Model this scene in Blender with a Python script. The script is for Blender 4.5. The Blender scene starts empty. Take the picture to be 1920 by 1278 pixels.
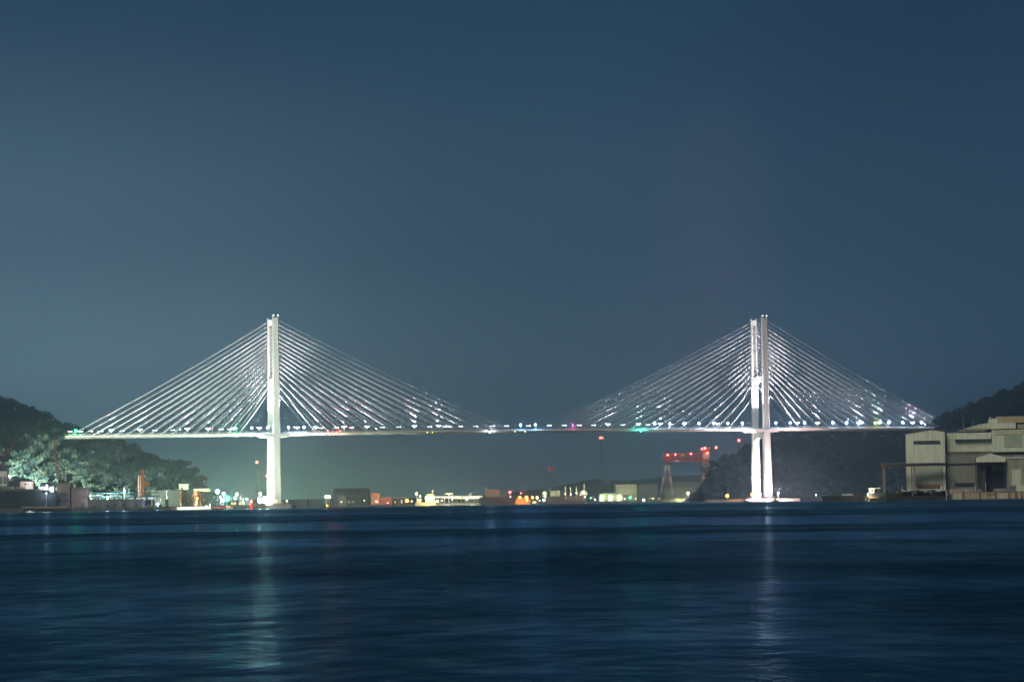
import bpy, math, random
import numpy as np
from mathutils import Vector, Matrix
R = math.radians
random.seed(7)
C = bpy.context.scene.collection
SC = bpy.context.scene

# ---------------------------------------------------------------- camera
F = 5290.0                       # focal length in pixels of a 1920 px wide frame
ROLL, PITCH, CAMH = 0.0140, math.atan(304.0 / 5290.0), 1.7
cam_d = bpy.data.cameras.new('camera')
cam = bpy.data.objects.new('camera', cam_d); C.objects.link(cam)
cam_d.sensor_width = 36.0; cam_d.lens = 36.0 * F / 1920.0
cam_d.clip_start = 0.5; cam_d.clip_end = 40000
_m = Matrix.Rotation(R(90) + PITCH, 4, 'X') @ Matrix.Rotation(-ROLL, 4, 'Z')
cam.matrix_world = Matrix.Translation((0, 0, CAMH)) @ _m
SC.camera = cam
SC.render.resolution_x = 1024; SC.render.resolution_y = 681

def ray(px, py):
    return (_m.to_3x3() @ Vector((px - 960.0, 639.0 - py, -F)))
def at(px, py, Y):
    """world point seen at a photo pixel, Y metres out"""
    d = ray(px, py); k = Y / d.y
    return Vector((d.x * k, Y, CAMH + d.z * k))
def gx(px, Y, z=2.0):
    """world x of a thing standing at height z, Y metres out, seen in column px"""
    p = at(px, 945, Y); q = at(px, 900, Y)
    return p.x + (q.x - p.x) * (z - p.z) / (q.z - p.z)

# ---------------------------------------------------------------- world (night sky with city glow)
def lin(c):
    return tuple(((v / 255.0) / 12.92 if v <= 10 else (((v / 255.0) + 0.055) / 1.055) ** 2.4) for v in c)
W = bpy.data.worlds.new("World"); SC.world = W; W.use_nodes = True
nt = W.node_tree; N = nt.nodes; L = nt.links
for n in list(N): N.remove(n)
out = N.new('ShaderNodeOutputWorld'); bg = N.new('ShaderNodeBackground'); L.new(bg.outputs[0], out.inputs[0])
tc = N.new('ShaderNodeTexCoord'); sep = N.new('ShaderNodeSeparateXYZ'); L.new(tc.outputs['Generated'], sep.inputs[0])
def ramp(stops, fac):
    r = N.new('ShaderNodeValToRGB'); r.color_ramp.interpolation = 'EASE'
    el = r.color_ramp.elements
    while len(el) < len(stops): el.new(0.5)
    for e, (p, c) in zip(el, stops): e.position = p; e.color = (*lin(c), 1)
    L.new(fac, r.inputs[0]); return r.outputs[0]
def mapr(src, a, b):
    m = N.new('ShaderNodeMapRange'); m.interpolation_type = 'SMOOTHSTEP'
    m.inputs[1].default_value = a; m.inputs[2].default_value = b; L.new(src, m.inputs[0]); return m.outputs[0]
def mixc(f, a, b):
    m = N.new('ShaderNodeMix'); m.data_type = 'RGBA'; L.new(f, m.inputs[0]); L.new(a, m.inputs[6]); L.new(b, m.inputs[7]); return m.outputs[2]
el = N.new('ShaderNodeMath'); el.operation = 'MULTIPLY'; el.inputs[1].default_value = 3.0; L.new(sep.outputs[2], el.inputs[0])
right = ramp([(0, (50, 80, 104)), (.12, (50, 79, 103)), (.30, (45, 71, 95)), (.55, (33, 59, 84)), (1, (18, 40, 64))], el.outputs[0])
mid = ramp([(0, (66, 92, 104)), (.12, (58, 88, 108)), (.30, (52, 80, 102)), (.55, (36, 66, 92)), (1, (20, 42, 66))], el.outputs[0])
left = ramp([(0, (104, 138, 148)), (.12, (96, 128, 146)), (.30, (74, 102, 122)), (.55, (42, 70, 94)), (1, (22, 44, 66))], el.outputs[0])
sky1 = mixc(mapr(sep.outputs[0], 0.0, 0.17), mid, right)
sky2 = mixc(mapr(sep.outputs[0], 0.02, -0.19), sky1, left)
# greenish harbour glow low over the water beyond the left pylon
gd = N.new('ShaderNodeVectorMath'); gd.operation = 'SUBTRACT'; gd.inputs[1].default_value = (-0.085, 0.996, 0.0)
sc_ = N.new('ShaderNodeVectorMath'); sc_.operation = 'MULTIPLY'; sc_.inputs[1].default_value = (1, 0.3, 2.6)
ln = N.new('ShaderNodeVectorMath'); ln.operation = 'LENGTH'
L.new(tc.outputs['Generated'], gd.inputs[0]); L.new(gd.outputs[0], sc_.inputs[0]); L.new(sc_.outputs[0], ln.inputs[0])
glow = mapr(ln.outputs['Value'], 0.088, 0.0)
gm = N.new('ShaderNodeMath'); gm.operation = 'MULTIPLY'; gm.inputs[1].default_value = 0.95; L.new(glow, gm.inputs[0])
gc = N.new('ShaderNodeRGB'); gc.outputs[0].default_value = (*lin((124, 172, 142)), 1)
sky3 = mixc(gm.outputs[0], sky2, gc.outputs[0])
# faint purplish beam of light pollution above the right pylon
g2 = N.new('ShaderNodeVectorMath'); g2.operation = 'SUBTRACT'; g2.inputs[1].default_value = (0.071, 0.994, 0.082)
s2 = N.new('ShaderNodeVectorMath'); s2.operation = 'MULTIPLY'; s2.inputs[1].default_value = (1.3, 0.2, 0.5); l2 = N.new('ShaderNodeVectorMath'); l2.operation = 'LENGTH'
L.new(tc.outputs['Generated'], g2.inputs[0]); L.new(g2.outputs[0], s2.inputs[0]); L.new(s2.outputs[0], l2.inputs[0])
p2 = mapr(l2.outputs['Value'], 0.042, 0.0); q2 = N.new('ShaderNodeMath'); q2.operation = 'MULTIPLY'; q2.inputs[1].default_value = 0.22; L.new(p2, q2.inputs[0])
c2 = N.new('ShaderNodeRGB'); c2.outputs[0].default_value = (*lin((86, 84, 112)), 1)
sky3 = mixc(q2.outputs[0], sky3, c2.outputs[0])
# thin uneven cloud, very faint
nz = N.new('ShaderNodeTexNoise'); nz.inputs['Scale'].default_value = 7.0; nz.inputs['Detail'].default_value = 3.0
L.new(tc.outputs['Generated'], nz.inputs['Vector'])
nm = N.new('ShaderNodeMapRange'); nm.inputs[3].default_value = 0.86; nm.inputs[4].default_value = 1.14; L.new(nz.outputs[0], nm.inputs[0])
L.new(sky3, bg.inputs[0]); L.new(nm.outputs[0], bg.inputs[1])

# ---------------------------------------------------------------- added fill sun from behind the camera standing in for city light, exposure
sun = bpy.data.lights.new('city_fill_light', 'SUN'); sun.energy = 1.75; sun.angle = R(25); sun.color = (1.0, 1.0, 0.82)
so = bpy.data.objects.new('city_fill_light', sun); C.objects.link(so)
so.rotation_euler = (R(52), 0, R(-28))
SC.view_settings.view_transform = 'Standard'; SC.view_settings.look = 'None'
SC.view_settings.exposure = 0.0; SC.view_settings.gamma = 1.0; SC.view_settings.use_curve_mapping = False
cy = SC.cycles
cy.use_denoising = True; cy.use_adaptive_sampling = False; cy.max_bounces = 4; cy.diffuse_bounces = 2; cy.glossy_bounces = 2; cy.volume_bounces = 0
cy.sample_clamp_indirect = 4.0; cy.use_light_tree = True; cy.caustics_reflective = False; cy.caustics_refractive = False
try: cy.denoiser = 'OPENIMAGEDENOISE'; cy.denoising_input_passes = 'RGB_ALBEDO_NORMAL'; cy.denoising_prefilter = 'ACCURATE'
except Exception: pass

def light(name, kind, loc, power, col, size=0.5, aim=None, angle=60, blend=0.5, parent=None):
    d = bpy.data.lights.new(name, kind); d.energy = power; d.color = col; d.shadow_soft_size = size
    if kind == 'SPOT': d.spot_size = R(angle); d.spot_blend = blend
    o = bpy.data.objects.new(name, d); C.objects.link(o)
    o.location = loc
    if aim is not None:
        o.rotation_euler = (Vector(aim) - Vector(loc)).to_track_quat('-Z', 'Y').to_euler()
    if parent:
        o.parent = parent; o.matrix_parent_inverse = parent_inv(parent)
    return o
def world_of(p):
    m = Matrix.LocRotScale(p.location, p.rotation_euler, p.scale)
    return m if p.parent is None else world_of(p.parent) @ p.matrix_parent_inverse @ m
def parent_inv(p):
    return world_of(p).inverted()

# ---------------------------------------------------------------- materials
MATS = {}
def mat(name, col, rough=0.75, metal=0.0, var=0.25, scale=0.4, streak=False, spec=0.3, ribs=0.0):
    if name in MATS: return MATS[name]
    m = bpy.data.materials.new(name); m.use_nodes = True; t = m.node_tree; b = t.nodes['Principled BSDF']
    b.inputs['Roughness'].default_value = rough; b.inputs['Metallic'].default_value = metal
    b.inputs['Specular IOR Level'].default_value = spec
    c = t.nodes.new('ShaderNodeTexCoord'); n = t.nodes.new('ShaderNodeTexNoise'); mp = t.nodes.new('ShaderNodeMapping')
    mp.inputs['Scale'].default_value = (1, 1, 0.12) if streak else (1, 1, 1)
    n.inputs['Scale'].default_value = scale; n.inputs['Detail'].default_value = 5
    t.links.new(c.outputs['Object'], mp.inputs[0]); t.links.new(mp.outputs[0], n.inputs['Vector'])
    r = t.nodes.new('ShaderNodeMapRange'); r.inputs[1].default_value = 0.3; r.inputs[2].default_value = 0.7
    r.inputs[3].default_value = 1 - var; r.inputs[4].default_value = 1 + var * 0.6
    t.links.new(n.outputs[0], r.inputs[0])
    fac = r.outputs[0]
    if ribs:
        wv = t.nodes.new('ShaderNodeTexWave'); wv.inputs['Scale'].default_value = .14; wv.inputs['Distortion'].default_value = .6; wv.inputs['Detail Scale'].default_value = .3
        t.links.new(c.outputs['Object'], wv.inputs['Vector']); wr = t.nodes.new('ShaderNodeMapRange'); wr.inputs[3].default_value = 1 - ribs; wr.inputs[4].default_value = 1 + ribs * .5
        t.links.new(wv.outputs['Fac'], wr.inputs[0]); mu = t.nodes.new('ShaderNodeMath'); mu.operation = 'MULTIPLY'; t.links.new(fac, mu.inputs[0]); t.links.new(wr.outputs[0], mu.inputs[1]); fac = mu.outputs[0]
        n2 = t.nodes.new('ShaderNodeTexNoise'); n2.inputs['Scale'].default_value = .5; n2.inputs['Detail'].default_value = 6; mp2 = t.nodes.new('ShaderNodeMapping'); mp2.inputs['Scale'].default_value = (1, 1, .07)
        t.links.new(c.outputs['Object'], mp2.inputs[0]); t.links.new(mp2.outputs[0], n2.inputs['Vector']); r2 = t.nodes.new('ShaderNodeMapRange'); r2.inputs[1].default_value = .38; r2.inputs[2].default_value = .55; r2.inputs[3].default_value = .84; r2.inputs[4].default_value = 1
        t.links.new(n2.outputs[0], r2.inputs[0]); m2 = t.nodes.new('ShaderNodeMath'); m2.operation = 'MULTIPLY'; t.links.new(fac, m2.inputs[0]); t.links.new(r2.outputs[0], m2.inputs[1]); fac = m2.outputs[0]
    mx = t.nodes.new('ShaderNodeVectorMath'); mx.operation = 'SCALE'; mx.inputs[0].default_value = col
    t.links.new(fac, mx.inputs['Scale']); t.links.new(mx.outputs[0], b.inputs['Base Color'])
    MATS[name] = m; return m
def emit(name, col, strength, sampled=False):
    if name in MATS: return MATS[name]
    m = bpy.data.materials.new(name); m.use_nodes = True; t = m.node_tree
    for n in list(t.nodes): t.nodes.remove(n)
    o = t.nodes.new('ShaderNodeOutputMaterial'); e = t.nodes.new('ShaderNodeEmission')
    e.inputs[0].default_value = (*col, 1); e.inputs[1].default_value = strength; t.links.new(e.outputs[0], o.inputs[0])
    m.cycles.emission_sampling = 'AUTO' if sampled else 'NONE'
    MATS[name] = m; return m
WHITE_PAINT = mat('pylon_paint', (.56, .57, .55), .55, var=.14, scale=.08, streak=True)
GIRDER = mat('girder_paint', (.46, .45, .41), .5, var=.15, scale=.15)
CABLE = mat('cable_sheath', (.60, .60, .61), .5, var=.05)
ASPHALT = mat('asphalt', (.05, .05, .05), .9)
CONCRETE = mat('concrete', (.20, .20, .19), .85, var=.35, scale=.2, streak=True)
DARKCONC = mat('dark_concrete', (.12, .12, .115), .9, var=.5, scale=.15, streak=True)
CREAM = mat('cream_cladding', (.60, .61, .47), .7, var=.15, scale=.05, streak=True, ribs=.07)
CREAM2 = mat('light_cladding', (.68, .68, .54), .7, var=.12, scale=.06, streak=True, ribs=.06)
GREYCLAD = mat('grey_cladding', (.27, .26, .22), .75, var=.3, scale=.08, streak=True, ribs=.12)
BROWN = mat('brown_band', (.17, .13, .10), .8, var=.4, scale=.1, streak=True)
RUST = mat('rusty_steel', (.24, .11, .06), .8, var=.5, scale=.3)
PINKWALL = mat('pink_brown_render', (.15, .105, .095), .85, var=.3, scale=.2, streak=True)
HOUSEWALL = mat('pale_house_wall', (.55, .50, .42), .8, var=.15)
DARKROOF = mat('dark_roof', (.04, .05, .055), .7, var=.3)
STEEL = mat('galvanised_steel', (.32, .34, .35), .5, .3)
DARKSTEEL = mat('dark_steel', (.05, .055, .06), .6)
REDPAINT = mat('red_crane_paint', (.50, .04, .03), .5, var=.2)
ORANGEPAINT = mat('orange_crane_paint', (.34, .085, .02), .5, var=.2)
WHITEP = mat('white_paint', (.75, .75, .75), .5, var=.1)
GREENP = mat('green_pipe_paint', (.03, .14, .12), .6)
HULL = mat('dark_red_hull', (.05, .028, .036), .6, var=.3)
BLACKHULL = mat('black_hull', (.02, .022, .025), .6, var=.3)
GLASS = mat('dark_glass', (.02, .03, .05), .15, spec=.6)
FOL = []

# ---------------------------------------------------------------- mesh builder
class MB:
    def __init__(s): s.v = []; s.f = []
    def add(s, vs, fs):
        k = len(s.v); s.v += [tuple(v) for v in vs]; s.f += [tuple(i + k for i in f) for f in fs]; return s
    def box(s, x0, x1, y0, y1, z0, z1):
        return s.add([(x, y, z) for z in (z0, z1) for y in (y0, y1) for x in (x0, x1)],
                     [(0, 2, 3, 1), (4, 5, 7, 6), (0, 1, 5, 4), (2, 6, 7, 3), (0, 4, 6, 2), (1, 3, 7, 5)])
    def tube(s, p, q, r, n=8, r2=None):
        p = Vector(p); q = Vector(q); r2 = r if r2 is None else r2
        d = (q - p).normalized(); a = d.orthogonal().normalized(); b = d.cross(a)
        vs = [p + (a * math.cos(t) + b * math.sin(t)) * r for t in [2 * math.pi * i / n for i in range(n)]]
        vs += [q + (a * math.cos(t) + b * math.sin(t)) * r2 for t in [2 * math.pi * i / n for i in range(n)]]
        return s.add(vs, [(i, (i + 1) % n, n + (i + 1) % n, n + i) for i in range(n)] + [tuple(range(n))[::-1], tuple(range(n, 2 * n))])
    def bar(s, p, q, w):
        p = Vector(p); q = Vector(q); d = (q - p).normalized()
        up = Vector((0, 0, 1)) if abs(d.z) < .95 else Vector((0, 1, 0))
        a = d.cross(up).normalized() * w / 2; b = a.normalized().cross(d) * w / 2
        vs = [c + o for c in (p, q) for o in (a + b, a - b, -a - b, -a + b)]
        return s.add(vs, [(0, 1, 2, 3)[::-1], (4, 5, 6, 7), (0, 1, 5, 4), (1, 2, 6, 5), (2, 3, 7, 6), (3, 0, 4, 7)])
    def loft(s, rings):
        n = len(rings[0]); vs = [p for r in rings for p in r]; fs = []
        for k in range(len(rings) - 1):
            for i in range(n): fs.append((k * n + i, k * n + (i + 1) % n, (k + 1) * n + (i + 1) % n, (k + 1) * n + i))
        fs += [tuple(range(n))[::-1], tuple(range((len(rings) - 1) * n, len(rings) * n))]
        return s.add(vs, fs)
    def prism(s, poly, y0, y1):
        """outline in x,z pushed along y"""
        return s.loft([[(x, y0, z) for x, z in poly], [(x, y1, z) for x, z in poly]])
    def ball(s, c, r, seg=10, rings=6, sz=1.0):
        vs = [(c[0], c[1], c[2] - r * sz)]
        for k in range(1, rings):
            t = math.pi * k / rings
            for i in range(seg):
                a = 2 * math.pi * i / seg
                vs.append((c[0] + r * math.sin(t) * math.cos(a), c[1] + r * math.sin(t) * math.sin(a), c[2] - r * sz * math.cos(t)))
        vs.append((c[0], c[1], c[2] + r * sz)); fs = []
        for i in range(seg): fs.append((0, 1 + (i + 1) % seg, 1 + i))
        for k in range(rings - 2):
            for i in range(seg):
                a = 1 + k * seg + i; b = 1 + k * seg + (i + 1) % seg; fs.append((a, b, b + seg, a + seg))
        t = len(vs) - 1
        for i in range(seg): fs.append((t, t - seg + i, t - seg + (i + 1) % seg))
        return s.add(vs, fs)
    def lattice(s, p, q, w, bay, r, taper=1.0):
        """square lattice truss from p to q"""
        p = Vector(p); q = Vector(q); d = (q - p); ln = d.length; d.normalize()
        up = Vector((0, 0, 1)) if abs(d.z) < .9 else Vector((0, 1, 0))
        a = d.cross(up).normalized(); b = a.cross(d)
        n = max(2, int(ln / bay)); cs = []
        for k in range(n + 1):
            f = k / n; ww = w / 2 * (1 + (taper - 1) * f); c = p + d * ln * f
            cs.append([c + a * sx * ww + b * sy * ww for sx, sy in ((1, 1), (1, -1), (-1, -1), (-1, 1))])
        for j in range(4): s.bar(cs[0][j], cs[-1][j], r)
        for k in range(n):
            for j in range(4):
                s.bar(cs[k][j], cs[k + 1][(j + 1) % 4], r * .6)
        return s
    def build(s, name, m, parent=None, smooth=False, local=False):
        me = bpy.data.meshes.new(name); me.from_pydata(s.v, [], s.f); me.materials.append(m); me.update()
        if smooth: me.polygons.foreach_set('use_smooth', [True] * len(me.polygons))
        o = bpy.data.objects.new(name, me); C.objects.link(o)
        if parent:
            o.parent = parent
            if not local: o.matrix_parent_inverse = parent_inv(parent)
        return o

def tag(o, label=None, cat=None, group=None, kind=None):
    if label: o['label'] = label
    if cat: o['category'] = cat
    if group: o['group'] = group
    if kind: o['kind'] = kind
    return o
def thing(name, loc, label, cat, group=None, rz=0):
    o = bpy.data.objects.new(name, None); C.objects.link(o); o.location = loc; o.rotation_euler = (0, 0, rz)
    return tag(o, label, cat, group)
def copy_tree(o, parent=None):
    c = o.copy(); C.objects.link(c)
    if parent is not None: c.parent = parent
    for ch in list(o.children): copy_tree(ch, c)
    return c

# ================================================================ WATER
def water_mat():
    m = bpy.data.materials.new('sea_water'); m.use_nodes = True; t = m.node_tree
    for n in list(t.nodes): t.nodes.remove(n)
    o = t.nodes.new('ShaderNodeOutputMaterial'); mix = t.nodes.new('ShaderNodeMixShader'); df = t.nodes.new('ShaderNodeBsdfDiffuse'); gl = t.nodes.new('ShaderNodeBsdfGlossy'); fr = t.nodes.new('ShaderNodeFresnel')
    df.inputs[0].default_value = (.0006, .012, .022, 1); gl.inputs[0].default_value = (.27, .50, .66, 1); fr.inputs[0].default_value = 1.33
    t.links.new(fr.outputs[0], mix.inputs[0]); t.links.new(df.outputs[0], mix.inputs[1]); t.links.new(gl.outputs[0], mix.inputs[2]); t.links.new(mix.outputs[0], o.inputs[0])
    c = t.nodes.new('ShaderNodeTexCoord')
    def noise(scale, sx, sy, det=3, off=0):
        mp = t.nodes.new('ShaderNodeMapping'); mp.inputs['Scale'].default_value = (sx, sy, 1); mp.inputs['Location'].default_value = (off, off * .7, 0)
        n = t.nodes.new('ShaderNodeTexNoise'); n.inputs['Scale'].default_value = scale; n.inputs['Detail'].default_value = det
        t.links.new(c.outputs['Object'], mp.inputs[0]); t.links.new(mp.outputs[0], n.inputs['Vector']); return n.outputs[0]
    def mr(src, a, b, c_, d):
        r = t.nodes.new('ShaderNodeMapRange'); r.inputs[1].default_value = a; r.inputs[2].default_value = b; r.inputs[3].default_value = c_; r.inputs[4].default_value = d
        t.links.new(src, r.inputs[0]); return r.outputs[0]
    def mth(op, a, b):
        r = t.nodes.new('ShaderNodeMath'); r.operation = op
        for k, v in enumerate((a, b)):
            if isinstance(v, (int, float)): r.inputs[k].default_value = v
            else: t.links.new(v, r.inputs[k])
        return r.outputs[0]
    small = noise(1.1, 1, .5, 5); mid_ = noise(.20, 1, .35, 5, 5); big = noise(.045, 1, .5, 4, 9); slick = noise(.0048, .30, 1.2, 4, 3)
    # calm and wind-ruffled belts lying across the harbour
    sp = t.nodes.new('ShaderNodeSeparateXYZ'); t.links.new(c.outputs['Object'], sp.inputs[0])
    yw = mth('MULTIPLY', sp.outputs[1], mth('ADD', 1.0, mth('MULTIPLY', mth('SUBTRACT', slick, .5), 1.3)))
    belt = t.nodes.new('ShaderNodeValToRGB'); belt.color_ramp.interpolation = 'EASE'; e = belt.color_ramp.elements
    st = [(0, .50), (52, .50), (66, .22), (86, .42), (112, .5), (125, .75), (148, .72), (160, .28), (188, .25), (205, 1), (300, .95), (335, .3), (470, .35), (520, .8), (700, .75), (820, .4)]
    while len(e) < len(st): e.new(.5)
    for q, (y_, v_) in zip(e, st): q.position = y_ / 900.0; q.color = (v_, v_, v_, 1)
    t.links.new(mth('DIVIDE', yw, 900.0), belt.inputs[0])
    calm = belt.outputs[0]
    rough = mth('ADD', mr(calm, 0, 1, .33, .22), mth('MULTIPLY', mth('SUBTRACT', big, .5), .25))
    t.links.new(mth('MAXIMUM', rough, .19), gl.inputs['Roughness'])
    k = mth('MULTIPLY', mth('MULTIPLY', mr(big, .36, .64, .6, 1.3), mr(small, .3, .7, .74, 1.26)), mth('MULTIPLY', mr(calm, 0, 1, .42, 1.75), mr(mid_, .34, .66, .65, 1.35)))
    mm = mth('MULTIPLY', fr.outputs[0], k); t.links.new(mth('MINIMUM', mth('MULTIPLY', mm, .64), .95), mix.inputs[0])
    bm = t.nodes.new('ShaderNodeBump'); bm.inputs['Strength'].default_value = .6; bm.inputs['Distance'].default_value = .10
    t.links.new(small, bm.inputs['Height'])
    b2 = t.nodes.new('ShaderNodeBump'); b2.inputs['Strength'].default_value = .6; b2.inputs['Distance'].default_value = .45
    t.links.new(mid_, b2.inputs['Height']); t.links.new(bm.outputs[0], b2.inputs['Normal'])
    for q in (gl, df, fr): t.links.new(b2.outputs[0], q.inputs['Normal'])
    return m
w = MB(); w.add([(-7000, -300, 0), (7000, -300, 0), (7000, 8500, 0), (-7000, 8500, 0)], [(0, 1, 2, 3)])
tag(w.build('water', water_mat()), 'dark navy harbour water with soft pale reflections', 'water', kind='structure')

# ================================================================ BRIDGE
PHI = R(13.0)
m1 = ray(513.5, 815); m2 = ray(1426.5, 808); m1 = m1.x / m1.y; m2 = m2.x / m2.y
ca, sa = math.cos(PHI), math.sin(PHI)
# X0-240ca = m1(D-240sa); X0+240ca = m2(D+240sa)
D = (480 * ca - 240 * sa * (m1 + m2)) / (m2 - m1)
X0 = m1 * (D - 240 * sa) + 240 * ca
def bw(t, n, z):      # bridge coordinates: t along the deck, n towards the camera
    return Vector((X0 + t * ca + n * sa, D + t * sa - n * ca, z))
def t_of(px, n=16.5, py=810):
    d = ray(px, py); m = d.x / d.y
    return (m * (D - n * ca) - X0 - n * sa) / (ca - m * sa)
def z_of(px, py, n=16.5):
    t = t_of(px, n, py); return at(px, py, bw(t, n, 0).y).z
smp = [(200, 820.3), (320, 819.2), (500, 817.3), (600, 815.3), (760, 812.3), (860, 811), (1000, 809.2), (1140, 808.7), (1250, 808.4), (1400, 808.1), (1500, 807.4), (1600, 806.5), (1725, 804)]
ts = [t_of(a, 14, b) for a, b in smp]; zs = [z_of(a, b, 14) for a, b in smp]
pf = np.polyfit(ts, zs, 2)
def zdeck(t): return float(np.polyval(pf, t))       # underside of girder
GD = 2.7
TOWER_T = (-240.0, 240.0)
LEGN = 16.5
bridge = thing('cable_stayed_bridge', (X0, D, 0), 'long white cable stayed bridge lit up across the harbour mouth', 'bridge', rz=PHI)
def loc(v):  # world -> bridge local
    x, y = v[0] - X0, v[1] - D
    return (x * ca + y * sa, -x * sa + y * ca, v[2])
# local axes: x = t, y = -n
T0, T1 = t_of(122), t_of(1752)
tt = np.arange(T0, T1 + 1, 10.0)
prof = [(-15.2, 1.5), (-12.2, 0), (12.2, 0), (15.2, 1.5), (15.2, 2.2), (14.6, GD), (-14.6, GD), (-15.2, 2.2)]
MB().loft([[(t, y, zdeck(t) + z) for y, z in prof] for t in tt]).build('girder', GIRDER, bridge, local=True)
MB().loft([[(t, y, zdeck(t) + GD + z) for y, z in ((-12, .02), (12, .02), (12, .10), (-12, .10))] for t in tt]).build('roadway', ASPHALT, bridge, local=True)
for sy in (-1, 1):
    b = MB()
    for t in np.arange(T0 + 5, T1 - 12, 5.0): b.box(t - .08, t + .08, sy * 14.2 - .08, sy * 14.2 + .08, zdeck(t) + GD, zdeck(t) + GD + 1.3)
    for t in np.arange(T0, T1 - 10, 10.0):
        for h in (.7, 1.3): b.bar((t, sy * 14.2, zdeck(t) + GD + h), (t + 10, sy * 14.2, zdeck(t + 10) + GD + h), .14)
    b.build('railing', STEEL, bridge, local=True)
def octa(t, y, z, hu, hn, ch):
    return [(t - hu, y - hn + ch, z), (t - hu + ch, y - hn, z), (t + hu - ch, y - hn, z), (t + hu, y - hn + ch, z),
            (t + hu, y + hn - ch, z), (t + hu - ch, y + hn, z), (t - hu + ch, y + hn, z), (t - hu, y + hn - ch, z)]
ZTOP = z_of(519, 595.5, LEGN); print('ZTOP', ZTOP, 'D', D, 'X0', X0, 'deck', zdeck(-240), zdeck(0), zdeck(240))
ZB = 712
for tw in TOWER_T:
    py = bpy.data.objects.new('pylon', None); C.objects.link(py); py.parent = bridge; py.location = (tw, 0, 0)
    zd = zdeck(tw)
    for sy in (-1, 1):
        top = ZTOP
        m = MB()
        m.loft([octa(0, sy * (LEGN + 2.0), 0, 4.5, 3.4, 1.1), octa(0, sy * (LEGN + 1.7), 10, 3.9, 3.1, 1.0), octa(0, sy * (LEGN + .6), zd, 3.4, 2.6, .9),
                octa(0, sy * LEGN, zd + 50, 3.0, 2.2, .7), octa(0, sy * LEGN, top, 2.85, 2.0, .7)])
        leg = m.build('leg', WHITE_PAINT, py, local=True)
        # prongs at the head, recessed anchor channel ribs on the inner face, maintenance groove
        for sx in (-1, 1):
            MB().box(sx * 2.6 - .35, sx * 2.6 + .35, sy * LEGN - 1.3, sy * LEGN + 1.3, top, top + 1.7).build('leg_head', WHITE_PAINT, leg, local=True)
        a = MB()
        a.box(-1.2, 1.2, sy * (LEGN - 2.1) - .1, sy * (LEGN - 2.1) + .1, top - 71, top - 6)
        for k in range(9):
            z = top - 8 - k * 7.8
            a.box(-1.6, 1.6, sy * (LEGN - 2.2) - .2, sy * (LEGN - 2.2) + .2, z, z + .9)
        a.build('anchor_channel', CONCRETE, leg, local=True)
    # crossbeams: upper one with arched soffit, lower one below the deck
    zb = z_of(1423, 706, 0)
    yy = [LEGN - 2.4 - 29.0 * i / 12 + (29.0 - 2 * (LEGN - 2.4)) * 0 for i in range(13)]
    yy = [(LEGN - 1.7) * (1 - 2 * i / 12) for i in range(13)]
    def cross(z, th, arch, hu, name):
        b = MB(); pts = []
        for y in yy:
            f = abs(y) / (LEGN - 1.7); lo = z - th - arch * f ** 3
            pts.append([(-hu, y, lo), (hu, y, lo), (hu, y, z), (-hu, y, z)])
        b.loft(pts).build(name, WHITE_PAINT, py, local=True)
    cross(zb, 4.6, 3.0, 2.3, 'crossbeam'); cross(zd - 1.6, 5.0, 4.5, 2.6, 'crossbeam')
    # corbelled platform that carries the girder through the legs
    b = MB(); b.loft([[(x, y, z) for x, z in ((-13, zd + .4), (-10.5, zd - 1.5), (10.5, zd - 1.5), (13, zd + .4), (13, zd + 1.3), (-13, zd + 1.3))] for y in (-20.6, 20.6)])
    b.build('deck_corbel', WHITE_PAINT, py, local=True)
    b = MB(); b.loft([octa(0, 0, -3, 17, 30, 4), octa(0, 0, 2.6, 17, 30, 4)]); b.build('footing', DARKCONC, py, local=True)
    for sy in (-1, 1): MB().loft([octa(0, sy * (LEGN + 1.8), 2.6, 7, 6.5, 1.5), octa(0, sy * (LEGN + 1.8), 4.6, 5.4, 5.2, 1.3)]).build('plinth', CONCRETE, py, local=True)

# stays
att_py = [600, 608, 615.6, 623.4, 631, 638.6, 645.6, 653, 660.5, 668, 675.7, 684, 692, 702, 712.4, 724]
att_z = [z_of(525, p, LEGN) for p in att_py]
rest = MB(); n_c = 0
def stay(mb, p, q, r):
    p = Vector(p); q = Vector(q); ln = (q - p).length; prev = p; n = 6
    for k in range(1, n + 1):
        f = k / n; c = p.lerp(q, f); c.z -= .018 * ln * 4 * f * (1 - f) * .6
        mb.tube(prev, c, r, 6); prev = c
for sy in (-1, 1):
    for tw in TOWER_T:
        for sd in (-1, 1):
            main = (sd * tw < 0)
            a0, a1 = (37.5, 224.0) if main else (34.5, 192.0)
            for i in range(16):
                t = tw + sd * (a1 + (a0 - a1) * i / 15.0)
                zd = zdeck(t) + GD - .3
                p = (tw + sd * 2.9, sy * LEGN, att_z[i]); q = (t, sy * 15.4, zd)
                r = .24 if i > 1 else .12
                small = (sy == 1 and (tw > 0))        # far plane, right pylon
                if small and n_c >= 100 - 0:
                    stay(rest, p, q, r)
                else:
                    m = MB(); stay(m, p, q, r); m.build('stay_cable', CABLE, bridge, local=True)
                n_c += 1
if rest.v:
    o = rest.build('stay_cable', CABLE, bridge, local=True); o['kind'] = 'stuff'; o['label'] = 'rear plane stay cables of the right pylon'

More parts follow.
